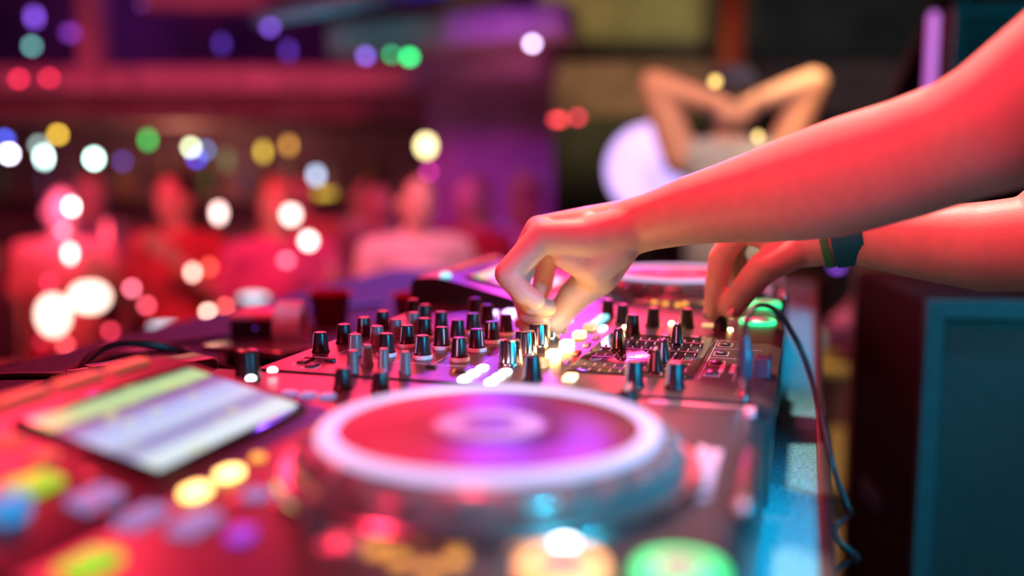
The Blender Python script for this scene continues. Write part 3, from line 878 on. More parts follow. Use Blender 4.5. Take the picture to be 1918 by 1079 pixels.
L_INDEX = [(-0.2485, 0.9422, 1.0830, 0.0125), (-0.2561, 0.9443, 1.0372, 0.0110), (-0.2613, 0.9286, 1.0104, 0.0100), (-0.2661, 0.9160, 0.9979, 0.0090)]
L_THUMB = [(-0.1695, 0.9292, 1.0804, 0.0180), (-0.1953, 0.9327, 1.0481, 0.0210), (-0.2174, 0.9255, 1.0284, 0.0165), (-0.2297, 0.9205, 1.0114, 0.0135), (-0.2353, 0.9171, 0.9987, 0.0110)]
R_FORE = [(-0.0048, 1.0263, 1.0752, 0.0240), (0.0411, 1.0207, 1.0853, 0.0280), (0.0686, 1.0183, 1.0834, 0.0310), (0.0956, 1.0158, 1.0815, 0.0350), (0.1288, 1.0100, 1.0802, 0.0390), (0.1648, 0.9998, 1.0793, 0.0430), (0.2071, 0.9871, 1.0848, 0.0450)]
R_META_INDEX = [(-0.0049, 1.0318, 1.0764, 0.0220), (-0.0366, 1.0179, 1.0849, 0.0160), (-0.0655, 1.0096, 1.0893, 0.0130)]
R_META_MIDDLE = [(-0.0052, 1.0481, 1.0807, 0.0220), (-0.0378, 1.0448, 1.0915, 0.0160), (-0.0674, 1.0357, 1.0915, 0.0130)]
R_META_RING = [(-0.0054, 1.0640, 1.0824, 0.0200), (-0.0387, 1.0658, 1.0931, 0.0150), (-0.0661, 1.0591, 1.0901, 0.0120)]
R_META_PINKY = [(-0.0055, 1.0745, 1.0817, 0.0180), (-0.0366, 1.0870, 1.0890, 0.0140), (-0.0616, 1.0809, 1.0848, 0.0110)]
R_INDEX = [(-0.0655, 1.0096, 1.0893, 0.0130), (-0.0836, 1.0107, 1.0601, 0.0130), (-0.0877, 1.0106, 1.0287, 0.0120), (-0.0897, 1.0106, 1.0017, 0.0095)]
R_MIDDLE = [(-0.0674, 1.0357, 1.0915, 0.0130), (-0.0848, 1.0369, 1.0611, 0.0115), (-0.0873, 1.0364, 1.0313, 0.0100), (-0.0898, 1.0345, 1.0074, 0.0085)]
R_RING = [(-0.0661, 1.0591, 1.0901, 0.0120), (-0.0815, 1.0645, 1.0634, 0.0110), (-0.0753, 1.0682, 1.0369, 0.0095), (-0.0634, 1.0674, 1.0198, 0.0080)]
R_PINKY = [(-0.0616, 1.0809, 1.0848, 0.0110), (-0.0741, 1.0887, 1.0615, 0.0095), (-0.0656, 1.0927, 1.0405, 0.0085), (-0.0559, 1.0900, 1.0292, 0.0075)]
R_THUMB = [(-0.0098, 1.0189, 1.0702, 0.0190), (-0.0400, 0.9989, 1.0527, 0.0165), (-0.0557, 0.9978, 1.0332, 0.0145), (-0.0703, 1.0029, 1.0104, 0.0125)]
DJ = Vector((0.47, 0.84, 0.0))
dj = thing('person', 'DJ in black at the table, leaning in with both bare arms turning mixer knobs', 'person', DJ)
L_UPPER = [L_FORE[-1], (0.172, 0.735, 1.226, 0.049), (0.26, 0.69, 1.300, 0.053), (0.43, 0.655, 1.405, 0.060)]
R_UPPER = [R_FORE[-1], (0.290, 1.000, 1.165, 0.049), (0.37, 1.010, 1.28, 0.053), (0.44, 1.02, 1.405, 0.060)]
def local(ch):
    return [(x - DJ.x, y - DJ.y, z - DJ.z, r) for x, y, z, r in ch]
arm_chains = [local(c) for c in (
    L_FORE, L_UPPER, L_META_PINKY, L_META_RING, L_META_MIDDLE, L_META_INDEX, L_HEEL, L_PINKY, L_RING, L_MIDDLE, L_INDEX, L_THUMB,
    R_FORE, R_UPPER, R_META_INDEX, R_META_MIDDLE, R_META_RING, R_META_PINKY, R_INDEX, R_MIDDLE, R_RING, R_PINKY, R_THUMB)]
# webs between the knuckles, shoulders, neck
arm_chains += [local([L_META_PINKY[1], L_META_RING[1], L_META_MIDDLE[1], L_META_INDEX[1]]),
               local([L_META_PINKY[2], L_META_RING[2], L_META_MIDDLE[2], L_META_INDEX[2]]),
               local([L_META_INDEX[1], L_THUMB[1]]), local([L_HEEL[1], L_THUMB[1]]),
               local([R_META_INDEX[2], R_META_MIDDLE[2], R_META_RING[2], R_META_PINKY[2]]),
               local([R_META_INDEX[1], R_META_MIDDLE[1], R_META_RING[1], R_META_PINKY[1]]),
               local([L_UPPER[-1], (0.46, 0.84, 1.42, 0.075), R_UPPER[-1]]),
               local([(0.47, 0.84, 1.30, 0.10), (0.455, 0.84, 1.46, 0.062), (0.42, 0.84, 1.56, 0.058)])]
hd = (0.395 - DJ.x, 0.0, 1.655)
head_blobs = [(hd, (0.095, 0.076, 0.115)), ((hd[0] - 0.055, 0, hd[2] - 0.055), (0.045, 0.055, 0.055)),
              ((hd[0] - 0.098, 0, hd[2] - 0.022), (0.018, 0.012, 0.022)), ((hd[0] - 0.088, 0, hd[2] - 0.062), (0.012, 0.022, 0.008)),
              ((hd[0] + 0.005, 0.078, hd[2] - 0.01), (0.018, 0.010, 0.030)), ((hd[0] + 0.005, -0.078, hd[2] - 0.01), (0.018, 0.010, 0.030))]
put('body', soft_mesh('body', 'skin', arm_chains, head_blobs, 0.0023, 9, 36), dj)
for s in (-1, 1):
    MB().ellipsoid((hd[0] - 0.083, s * 0.032, hd[2] + 0.006), (0.010, 0.013, 0.009), 12, 8).build('eye', 'eye_dark', dj)
hair = soft_mesh('hair', 'hair_dark', [], [((hd[0] + 0.016, 0, hd[2] + 0.030), (0.098, 0.085, 0.104))], 0.008, 3)
put('hair', hair, dj)
shirt = soft_mesh('shirt', 'shirt_black',
    [local([L_UPPER[-1][:3] + (0.074,), (0.30, 0.675, 1.33, 0.068)]), local([R_UPPER[-1][:3] + (0.074,), (0.385, 1.013, 1.31, 0.068)]),
     local([L_UPPER[-1][:3] + (0.074,), (0.46, 0.84, 1.40, 0.09), R_UPPER[-1][:3] + (0.074,)])],
    [((0.0, 0, 1.27), (0.125, 0.19, 0.20)), ((0.0, 0, 1.15), (0.120, 0.175, 0.25)), ((0.0, 0, 1.02), (0.122, 0.172, 0.22))], 0.010, 10)
put('shirt', shirt, dj)
trousers = soft_mesh('trousers', 'denim_dark', [[(0.0, s * 0.09, 0.90, 0.11), (-0.01, s * 0.11, 0.50, 0.075), (0.02, s * 0.12, 0.10, 0.062)] for s in (-1, 1)],
                     [((0, 0, 0.93), (0.125, 0.175, 0.10))], 0.012, 5)
put('trousers', trousers, dj)
for s in (-1, 1):
    put('shoe', soft_mesh('shoe', 'shoe_black', [[(0.05, s * 0.12, 0.048, 0.045), (-0.06, s * 0.125, 0.040, 0.038), (-0.14, s * 0.13, 0.034, 0.032)]], [], 0.010, 3), dj)

def nail(p, q, up, size):
    """Fingernail plate on the tip segment p -> q, facing up."""
    p, q = Vector(p[:3]), Vector(q[:3])
    r = size[3]
    ax = (q - p).normalized()
    up = Vector(up)
    up = (up - ax * up.dot(ax)).normalized()
    sd = ax.cross(up)
    m = Matrix((ax, sd, up)).transposed()
    mb = MB().ellipsoid((0, 0, 0), (0.0058, 0.0050, 0.0016), 12, 6)
    o = mb.build('fingernail', 'nail', dj, q + up * (r * 0.93) + ax * 0.001 - DJ, m.to_euler())
for ch, up in ((L_PINKY, (-0.5, -0.2, -0.8)), (L_RING, (-0.4, -0.1, -0.8)), (L_MIDDLE, (-0.5, -0.3, -0.6)), (L_INDEX, (-0.9, 0.1, -0.1)), (L_THUMB, (0.8, 0.3, 0.2)),
               (R_INDEX, (-0.9, -0.1, 0.1)), (R_MIDDLE, (-0.9, 0.1, 0.1)), (R_RING, (-0.5, 0.3, -0.5)), (R_PINKY, (-0.4, 0.4, -0.6)), (R_THUMB, (0.3, -0.9, 0.4))):
    nail(ch[-2], ch[-1], up, ch[-1])

def band(name, c, ax, r, w, mat, label):
    mb = MB().lathe([(r, -w / 2), (r + 0.0016, -w / 2), (r + 0.0022, 0), (r + 0.0016, w / 2), (r, w / 2)], 40, closed_ring=True)
    q = Vector((0, 0, 1)).rotation_difference(Vector(ax))
    o = mb.build(name, mat, dj, Vector(c) - DJ, q.to_euler())
    o['label'] = label
w0, w1 = Vector(R_FORE[0][:3]), Vector(R_FORE[1][:3])
ax = (w1 - w0).normalized()
band('wristband', w0.lerp(w1, 1.00), ax, 0.0285, 0.030, 'band_teal', 'dark teal festival wristband')
band('wristband', w0.lerp(w1, 0.55), ax, 0.0268, 0.008, 'band_green', 'narrow green wristband')

# ------------------------------------------------------------------ cables and small things on the table
hp = thing('headphone_cable', 'black headphone cable with a silver jack arching from the mixer over the table edge', 'cable', (-0.040, 0.716, PZ))
hb = Vector((-0.040, 0.716, PZ))
def rel(pts):
    return [Vector(p) - hb for p in pts]
MB().lathe([(0.0048, 0), (0.0048, 0.004), (0.0042, 0.0045), (0.0042, 0.012), (0.0050, 0.0125), (0.0050, 0.016)], 20).build('jack', 'metal_knob', hp)
MB().lathe([(0.0056, 0.016), (0.0060, 0.018), (0.0060, 0.034), (0.0045, 0.038), (0.0034, 0.046)], 20).build('plug_sleeve', 'plug_blue', hp)
path = [(-0.040, 0.716, 1.028), (-0.0400, 0.722, 1.040), (-0.034, 0.742, 1.050), (-0.0215, 0.768, 1.044), (-0.0045, 0.785, 1.018), (0.0083, 0.7815, 0.988), (0.0185, 0.7586, 0.9557), (0.0245, 0.7465, 0.9342), (0.0305, 0.7462, 0.9161), (0.0380, 0.7463, 0.898)]
MB().tube(smooth_path(rel(path), 8), 0.0024, 10).build('cable', 'cable_black', hp)
coil = []
for k in range(0, 120):
    a = k * 0.42
    coil.append((0.038 + 0.0085 * math.cos(a) * (1 if k > 4 else k / 5), 0.7463 + 0.0085 * math.sin(a), 0.898 - k * 0.0026))
MB().tube(rel([coil[0]] + coil[1:]), 0.0024, 8).build('coiled_cable', 'cable_black', hp)

M('cup_red', (0.55, 0.04, 0.05), 0.35)
# power brick style plug block beside the headphone jack
bk = thing('adapter_plug', 'small dark adapter block standing behind the headphone jack on the mixer', 'plug', (-0.030, 0.800, PZ))
MB().rbox(0, 0, 0, 0.016, 0.013, 0.026, 0.002, 0.0015).build('block', 'plug_blue', bk)
MB().tube([(0, 0.012, 0.009), (0.001, 0.020, 0.009), (0.002, 0.024, 0.008)], 0.0022, 8).build('strain_relief', 'cable_black', bk)

us = thing('usb_cable', 'black lead with a ridged plug ending in a small box behind the near media player', 'cable', (-0.6382, 0.7277, 0.9626))
ub = Vector((-0.6382, 0.7277, 0.9626))
MB().tube([Vector(p) - ub for p in smooth_path([(-0.95, 0.60, 0.905), (-0.84, 0.635, 0.945), (-0.7483, 0.662, 0.9608), (-0.701, 0.6874, 0.9635), (-0.6636, 0.699, 0.9644), (-0.645, 0.713, 0.9637)], 8)], 0.0034, 10).build('cable', 'cable_black', us)
MB().tube([Vector(p) - ub for p in ((-0.648, 0.711, 0.9637), (-0.6382, 0.7277, 0.9626))], [0.0044, 0.0058], 12).build('strain_relief', 'plastic_dark', us)
MB().box(-0.008, 0.008, 0.0, 0.035, -0.005, 0.007, 0.001).build('plug', 'plastic_dark', us, (0, 0, 0), (0, 0, -0.45))
hub = thing('usb_hub', 'small black hub box behind the near media player where the lead plugs in', 'hub', (-0.606, 0.800, TZ))
MB().rbox(0, 0, 0, 0.062, 0.05, 0.09, 0.006, 0.004).build('case', 'plastic_dark', hub, rot=(0, 0, -0.45))
MB().box(-0.012, 0.012, -0.002, 0.0, 0.050, 0.058).build('port', 'silver_key', hub, (-0.020, -0.043, 0), (0, 0, -0.45))

# bundle of leads, each its own
def lead(label, pts, r, name='power_lead'):
    o = MB().tube(smooth_path(pts, 8), r, 8).build(name, 'cable_black')
    tag(o, label, 'cable')
lead('black lead looping highest in the tangle behind the near player', [(-0.69, 0.76, 0.905), (-0.715, 0.805, 0.945), (-0.712, 0.835, 0.962), (-0.705, 0.870, 0.962), (-0.680, 0.905, 0.952), (-0.62, 0.93, 0.925), (-0.57, 0.96, 0.905)], 0.0042)
lead('black lead lying under the highest loop of the tangle', [(-0.74, 0.74, 0.905), (-0.745, 0.80, 0.925), (-0.735, 0.86, 0.942), (-0.735, 0.92, 0.940), (-0.75, 0.97, 0.918), (-0.76, 1.00, 0.905)], 0.0042)
lead('black lead at the crowd side of the tangle', [(-0.80, 0.76, 0.905), (-0.80, 0.85, 0.918), (-0.795, 0.95, 0.930), (-0.80, 1.04, 0.918), (-0.79, 1.09, 0.905)], 0.0042)
lead('black lead snaking along the ledge past the phone', [(-0.84, 0.90, 0.905), (-0.86, 1.05, 0.908), (-0.80, 1.22, 0.908), (-0.82, 1.40, 0.908), (-0.74, 1.60, 0.905)], 0.0045)

ph = thing('smartphone', 'dark phone with bright metal edges lying on the ledge behind the mixer', 'phone', (-0.655, 1.055, TZ), -0.35)
MB().rbox(0, 0, 0.0, 0.0085, 0.160, 0.076, 0.010, 0.002).build('case', 'phone_edge', ph, (0, 0, 0.022), (0.0, -0.06, 0))
MB().rbox(0, 0, 0, 0.0012, 0.150, 0.070, 0.008).build('screen', 'panel_gloss', ph, (0, 0, 0.0302), (0.0, -0.06, 0))
MB().rbox(0, 0, 0, 0.0215, 0.09, 0.05, 0.005, 0.002).build('stand', 'plastic_dark', ph)
bx = thing('wireless_receiver', 'small black receiver box with a pink lit lid behind the mixer', 'box', (-0.74, 1.200, TZ), 0.25)
MB().rbox(0, 0, 0, 0.042, 0.075, 0.085, 0.006, 0.002).build('case', 'plastic_dark', bx)
MB().rbox(0, 0, 0, 0.007, 0.078, 0.088, 0.006, 0.002).build('lid', 'pink_case', bx, (0, 0, 0.042))
add_led(bx, (0.0, -0.043, 0.03), 0.002, 'led_purple')
tr = thing('tape_roll', 'white roll of tape with a red core standing beside the receiver box', 'tape', (-0.668, 1.150, TZ + 0.030), 0.3)
ro = MB().lathe([(0.020, -0.018), (0.034, -0.018), (0.036, -0.016), (0.036, 0.016), (0.034, 0.018), (0.020, 0.018)], 40, closed_ring=True).build('tape', 'paper_white', tr, (0, 0, 0.0065), (0, math.pi / 2, 0))
MB().lathe([(0.0175, -0.018), (0.0205, -0.018), (0.0205, 0.018), (0.0175, 0.018)], 40, closed_ring=True).build('core', 'pink_case', tr, (0, 0, 0.0065), (0, math.pi / 2, 0))
for (x, y, lab) in ((-0.74, 1.40, 'left one of two red drink cups behind the mixer'), (-0.60, 1.42, 'right one of two red drink cups behind the mixer')):
    c = thing('drink_cup', lab, 'cup', (x, y, TZ), 0, 'red cups on the ledge')
    MB().lathe([(0.026, 0), (0.028, 0.002), (0.034, 0.048), (0.036, 0.050), (0.034, 0.052), (0.032, 0.050), (0.027, 0.006)], 28).build('cup', 'cup_red', c)
for (x, y, z_, lab) in ((-0.56, 1.35, 0, 'small purple lamp on the ledge nearest the mixer'), (-0.585, 1.47, 0, 'small purple lamp on the ledge behind its nearer twin'), (-0.50, 1.62, 0, 'small green lamp on the ledge beside the far player')):
    c = thing('table_lamp', lab, 'lamp', (x, y, TZ))
    MB().lathe([(0.012, 0), (0.012, 0.004), (0.003, 0.007), (0.003, 0.030)], 16).build('base', 'lamp_metal', c)
    MB().ellipsoid((0, 0, 0.045), (0.011, 0.011, 0.018), 14, 10).build('bulb', 'led_green' if 'green' in lab else 'led_purple', c)

# ------------------------------------------------------------------ loudspeakers and stage things at the right
def loudspeaker(name, label, loc, rz, w, d, h):
    r = thing(name, label, 'speaker', loc, rz)
    MB().box(-w / 2, w / 2, 0.02, d, 0, h, 0.006).build('cabinet', 'speaker_case', r)
    fr = MB()
    e = 0.024
    fr.box(-w / 2, w / 2, 0, 0.02, 0, e).box(-w / 2, w / 2, 0, 0.02, h - e, h).box(-w / 2, -w / 2 + e, 0, 0.02, e, h - e).box(w / 2 - e, w / 2, 0, 0.02, e, h - e)
    fr.build('front_frame', 'speaker_frame', r, smooth=False)
    MB().box(-w / 2 + e, w / 2 - e, 0.008, 0.02, e, h - e).build('grille', 'speaker_grille', r, smooth=False)
    for s in (-1, 1):
        MB().box(-0.004, 0.004, -0.06, 0.06, -0.015, 0.015, 0.002).build('handle', 'speaker_frame', r, (s * (w / 2 + 0.0035), d * 0.55, h * 0.62), smooth=False)
    return r
loudspeaker('floor_speaker', 'big floor loudspeaker with a cyan lit grille at the right picture edge', (0.414, 1.508, 0.0), math.radians(10.6), 0.50, 0.41, 0.965)
s2 = loudspeaker('flown_speaker', 'loudspeaker with a teal lit grille high at the upper right', (0.61, 2.70, 1.22), math.radians(4), 0.56, 0.35, 0.33)
MB().tube([(0, 0.17, 0.33), (0, 0.17, 2.18)], 0.02, 12).build('hanging_pole', 'lamp_metal', s2)
tl = thing('light_tube', 'glowing magenta light tube upright beside the high loudspeaker', 'lamp', (0.288, 2.70, 0.0))
MB().lathe([(0.06, 0), (0.06, 0.02), (0.012, 0.03), (0.012, 1.30)], 16).build('stand', 'lamp_metal', tl)
MB().lathe([(0.013, 1.30), (0.013, 1.53), (0.008, 1.54)], 16).build('tube', 'purple_tube', tl)
sp = thing('slanted_strut', 'black slanted truss strut hanging left of the magenta light tube', 'strut', (0.235, 3.1, 1.25))
MB().tube([(0.0, 0, 0.0), (0.42, 0.0, 1.0), (0.62, 0.0, 2.14)], [0.055, 0.06, 0.06], 10).build('bar', 'trim_black', sp)
MB().box(-0.12, 0.12, -0.12, 0.12, 0, 0.02).build('ceiling_plate', 'trim_black', sp, (0.62, 0, 2.12))
fc = thing('wooden_case', 'ochre wooden case standing behind the floor loudspeaker', 'case', (0.235, 2.35, 0.0), 0.05)
MB().box(-0.115, 0.16, -0.15, 0.15, 0.0, 0.955, 0.006).build('body', 'wood_ochre', fc)
MB().box(-0.118, 0.163, -0.153, 0.153, 0.955, 0.985, 0.004).build('lid', 'wood_ochre', fc)

# ------------------------------------------------------------------ people on the dance floor
for n, c in (('pale_pink', (0.80, 0.62, 0.66)), ('magenta', (0.70, 0.10, 0.38)), ('crimson', (0.55, 0.05, 0.08)), ('grey', (0.30, 0.28, 0.32)), ('white', (0.80, 0.80, 0.82)),
             ('navy', (0.03, 0.04, 0.12)), ('black', (0.03, 0.03, 0.03)), ('salmon', (0.80, 0.30, 0.28)), ('pale_blue', (0.45, 0.58, 0.72)), ('violet', (0.16, 0.05, 0.24))):
    M('cloth_' + n, c, 0.85, bump=0.4, bscale=90, nscale=14)

POSES = {   # elbow and wrist from the shoulder, x outward, y forward is minus
    'down': ((0.05, 0.02, -0.28), (0.06, -0.08, -0.52)),
    'up': ((0.13, -0.03, 0.24), (0.06, -0.08, 0.48)),
    'bent': ((0.08, 0.02, -0.27), (0.02, -0.22, -0.12)),
    'drink': ((0.10, -0.02, -0.26), (-0.02, -0.24, -0.04)),
    'out': ((0.26, -0.04, -0.02), (0.36, -0.12, 0.20)),
    'head': ((0.105, 0.0, 0.27), (-0.085, 0.06, 0.21)),
}
def person(label, base, rz, H, pl_, pr_, shirt, trouser, hair, long_hair=False, cap=None, voxel=0.012, arm=1.0):
    k = H / 1.72
    r = thing('person', label, 'person', base, rz, 'guests on the dance floor')
    ch, bl, sl = [], [], []
    shz, shx = 1.40 * k, 0.185 * k
    for s, pose in ((-1, pl_), (1, pr_)):
        e, w = POSES[pose]
        S = (s * shx, 0, shz)
        E_ = (S[0] + s * e[0] * k, e[1] * k, S[2] + e[2] * k)
        W = (S[0] + s * w[0] * k, w[1] * k, S[2] + w[2] * k)
        ch.append([S + (0.052 * k * arm,), E_ + (0.040 * k * arm,), W + (0.028 * k * arm,)])
        d = (Vector(W) - Vector(E_)).normalized()
        sd = d.cross(Vector((0, 1, 0)) if abs(d.y) < 0.8 else Vector((1, 0, 0))).normalized()
        pm = Vector(W) + d * 0.07 * k
        ch.append([W + (0.028 * k,), tuple(pm) + (0.032 * k,)])
        for j, o in enumerate((-0.030, -0.010, 0.010, 0.030)):
            b0 = pm + sd * o * k + d * 0.015 * k
            b1 = b0 + (d * (0.075, 0.085, 0.080, 0.062)[j] + sd * o * 0.25) * k
            ch.append([tuple(b0) + (0.0135 * k,), tuple(b1) + (0.0115 * k,)])
        b0 = Vector(W) + d * 0.03 * k + sd * -0.025 * k
        ch.append([tuple(b0) + (0.016 * k,), tuple(b0 + (d * 0.045 - sd * 0.04) * k) + (0.013 * k,)])
        m = Vector(S).lerp(Vector(E_), 0.62)
        sl.append([S + (0.066 * k,), tuple(m) + (0.060 * k,)])
        ch.append([(s * 0.09 * k, 0, 0.90 * k, 0.085 * k), (s * 0.10 * k, -0.01, 0.48 * k, 0.055 * k), (s * 0.11 * k, 0.01, 0.09 * k, 0.038 * k)])
    ch.append([(-shx, 0, shz, 0.05 * k), (0, 0, 1.42 * k, 0.07 * k), (shx, 0, shz, 0.05 * k)])
    ch.append([(0, 0.01, 1.40 * k, 0.062 * k), (0, -0.01, 1.53 * k, 0.054 * k)])
    hz = 1.605 * k
    bl += [((0, 0, 1.24 * k), (0.155 * k, 0.105 * k, 0.19 * k)), ((0, 0, 1.02 * k), (0.145 * k, 0.10 * k, 0.18 * k)),
           ((0, -0.01, hz), (0.074 * k, 0.092 * k, 0.112 * k)), ((0, -0.055 * k, hz - 0.055 * k), (0.052 * k, 0.042 * k, 0.050 * k)),
           ((0, -0.102 * k, hz - 0.022 * k), (0.013 * k, 0.020 * k, 0.022 * k)), ((0, -0.092 * k, hz - 0.060 * k), (0.022 * k, 0.012 * k, 0.009 * k)),
           ((-0.077 * k, 0.0, hz - 0.01), (0.012 * k, 0.018 * k, 0.03 * k)), ((0.077 * k, 0.0, hz - 0.01), (0.012 * k, 0.018 * k, 0.03 * k))]
    put('body', soft_mesh('body', 'skin_crowd', ch, bl, voxel, 3), r)
    for s in (-1, 1):
        MB().ellipsoid((s * 0.031 * k, -0.090 * k, hz + 0.005), (0.013 * k, 0.010 * k, 0.009 * k), 10, 6).build('eye', 'eye_dark', r)
    put('shirt', soft_mesh('shirt', shirt, sl + [[(-shx * 0.9, 0, shz, 0.07 * k), (0, 0, 1.39 * k, 0.095 * k), (shx * 0.9, 0, shz, 0.07 * k)]],
        [((0, 0, 1.24 * k), (0.178 * k, 0.128 * k, 0.20 * k)), ((0, 0, 1.03 * k), (0.168 * k, 0.122 * k, 0.19 * k))], 0.016, 5), r)
    put('trousers', soft_mesh('trousers', trouser, [[(s * 0.09 * k, 0, 0.90 * k, 0.102 * k), (s * 0.10 * k, -0.01, 0.48 * k, 0.072 * k), (s * 0.11 * k, 0.01, 0.10 * k, 0.056 * k)] for s in (-1, 1)],
        [((0, 0, 0.93 * k), (0.165 * k, 0.118 * k, 0.10 * k))], 0.018, 4), r)
    for s in (-1, 1):
        put('shoe', soft_mesh('shoe', 'shoe_black', [[(s * 0.11 * k, 0.04, 0.045, 0.042), (s * 0.115 * k, -0.06, 0.038, 0.036), (s * 0.12 * k, -0.14, 0.032, 0.030)]], [], 0.014, 2), r)
    hb_ = [((0, 0.018 * k, hz + 0.032 * k), (0.084 * k, 0.096 * k, 0.098 * k))]
    if long_hair:
        hb_ += [((0, 0.055 * k, hz - 0.09 * k), (0.082 * k, 0.050 * k, 0.15 * k))]
    put('hair', soft_mesh('hair', hair, [], hb_, 0.014, 3), r)
    if cap:
        c = soft_mesh('cap', cap, [[(0, -0.06 * k, hz + 0.062 * k, 0.028 * k), (0, -0.135 * k, hz + 0.055 * k, 0.014 * k)]], [((0, 0.008, hz + 0.062 * k), (0.090 * k, 0.104 * k, 0.078 * k))], 0.010, 3)
        put('cap', c, r)
    return r

G = GROUND
pod = thing('dance_podium', 'low black podium under the dancer in the blue cap', 'podium', room(0.812, 3.6, G), YAW)
MB().box(-0.45, 0.45, -0.4, 0.4, 0, 0.38, 0.01).build('box', 'table_black', pod)
MB().box(-0.46, 0.46, -0.41, 0.41, 0.38, 0.40, 0.005).build('deck', 'table_black', pod)
person('dancer in a blue cap with both hands behind the head and elbows raised', room(0.812, 3.6, G + 0.40), YAW + math.pi - 0.12, 1.70, 'head', 'head', 'cloth_pale_blue', 'denim_dark', 'hair_dark', False, 'cloth_navy', 0.012, 1.4)
person('guest in a pale pink top before the purple wall', room(-0.40, 4.0, G), YAW + 0.4, 1.72, 'down', 'bent', 'cloth_pale_pink', 'cloth_grey', 'hair_dark')
person('guest in a salmon top at the right of the crowd, head against the purple wall', room(0.075, 5.0, G), YAW + 3.0, 1.72, 'down', 'down', 'cloth_pale_pink', 'denim_dark', 'hair_blond', True)
person('guest in crimson right behind the one in pale pink', room(-0.20, 4.75, G), YAW - 0.6, 1.70, 'down', 'down', 'cloth_crimson', 'cloth_black', 'hair_blond', True)
person('magenta dressed guest behind two white bulbs', room(-0.99, 4.1, G), YAW + 0.3, 1.70, 'down', 'bent', 'cloth_magenta', 'cloth_magenta', 'hair_blond', True)
person('guest in a crimson shirt behind the white oval bulb', room(-1.50, 4.3, G), YAW - 0.3, 1.72, 'bent', 'drink', 'cloth_crimson', 'cloth_black', 'hair_dark')
person('guest in a salmon shirt with a bent arm at the left', room(-2.10, 4.5, G), YAW + 0.5, 1.66, 'down', 'bent', 'cloth_salmon', 'cloth_crimson', 'hair_dark')
person('guest in crimson at the far left of the crowd', room(-2.70, 4.4, G), YAW + 0.2, 1.68, 'bent', 'down', 'cloth_crimson', 'cloth_black', 'hair_blond', True)
person('guest in dark violet turned away between the red dancers', room(-1.75, 5.0, G), YAW + 2.8, 1.64, 'down', 'down', 'cloth_violet', 'cloth_black', 'hair_dark')
person('guest in grey between the magenta guest and the one in pale pink', room(-0.70, 5.1, G), YAW + 0.1, 1.66, 'down', 'drink', 'cloth_grey', 'denim_dark', 'hair_dark')
person('guest in black in front at the far left, close to the ledge', room(-1.93, 3.4, G), YAW + 2.6, 1.55, 'down', 'down', 'cloth_black', 'cloth_black', 'hair_dark')
person('guest in salmon at the back near the bar', room(-1.20, 5.5, G), YAW + 0.2, 1.70, 'drink', 'down', 'cloth_salmon', 'cloth_black', 'hair_dark')
person('guest in grey at the back near the left end of the bar', room(-2.45, 5.6, G), YAW - 0.2, 1.70, 'down', 'down', 'cloth_grey', 'cloth_black', 'hair_blond')
person('guest in white at the back under the pale blue bulb', room(-0.92, 5.9, G), YAW + 0.6, 1.68, 'down', 'bent', 'cloth_white', 'cloth_black', 'hair_dark')
q = thing('stage_stool', 'stool with a pale blue towel and a pink bag beyond the table end', 'stool', room(1.10, 3.2, 0.0), YAW)
MB().lathe([(0.15, 0.46), (0.16, 0.48), (0.15, 0.50), (0.05, 0.505)], 24).build('seat', 'wood_ochre', q)
for k_ in range(3):
    a = k_ * 2.094
    MB().tube([(0.10 * math.cos(a), 0.10 * math.sin(a), 0.47), (0.19 * math.cos(a), 0.19 * math.sin(a), 0.0)], 0.012, 8).build('leg', 'lamp_metal', q)
bag = put('pink_bag', soft_mesh('pink_bag', 'cloth_magenta', [], [((0, 0, 0.09), (0.11, 0.08, 0.09)), ((0, 0, 0.17), (0.05, 0.04, 0.05))], 0.008, 4), None, room(1.165, 3.19, 0.505), (0, 0, YAW))
tag(bag, 'pink bag resting on the stool beyond the table end', 'bag')
tw = put('towel', soft_mesh('towel', 'cloth_pale_blue', [], [((0, 0, 0.055), (0.06, 0.06, 0.055)), ((-0.02, 0, 0.11), (0.05, 0.05, 0.05))], 0.008, 4), None, room(1.00, 3.2, 0.505), (0, 0, YAW))
tag(tw, 'crumpled pale blue towel on the stool beside the pink bag', 'towel')

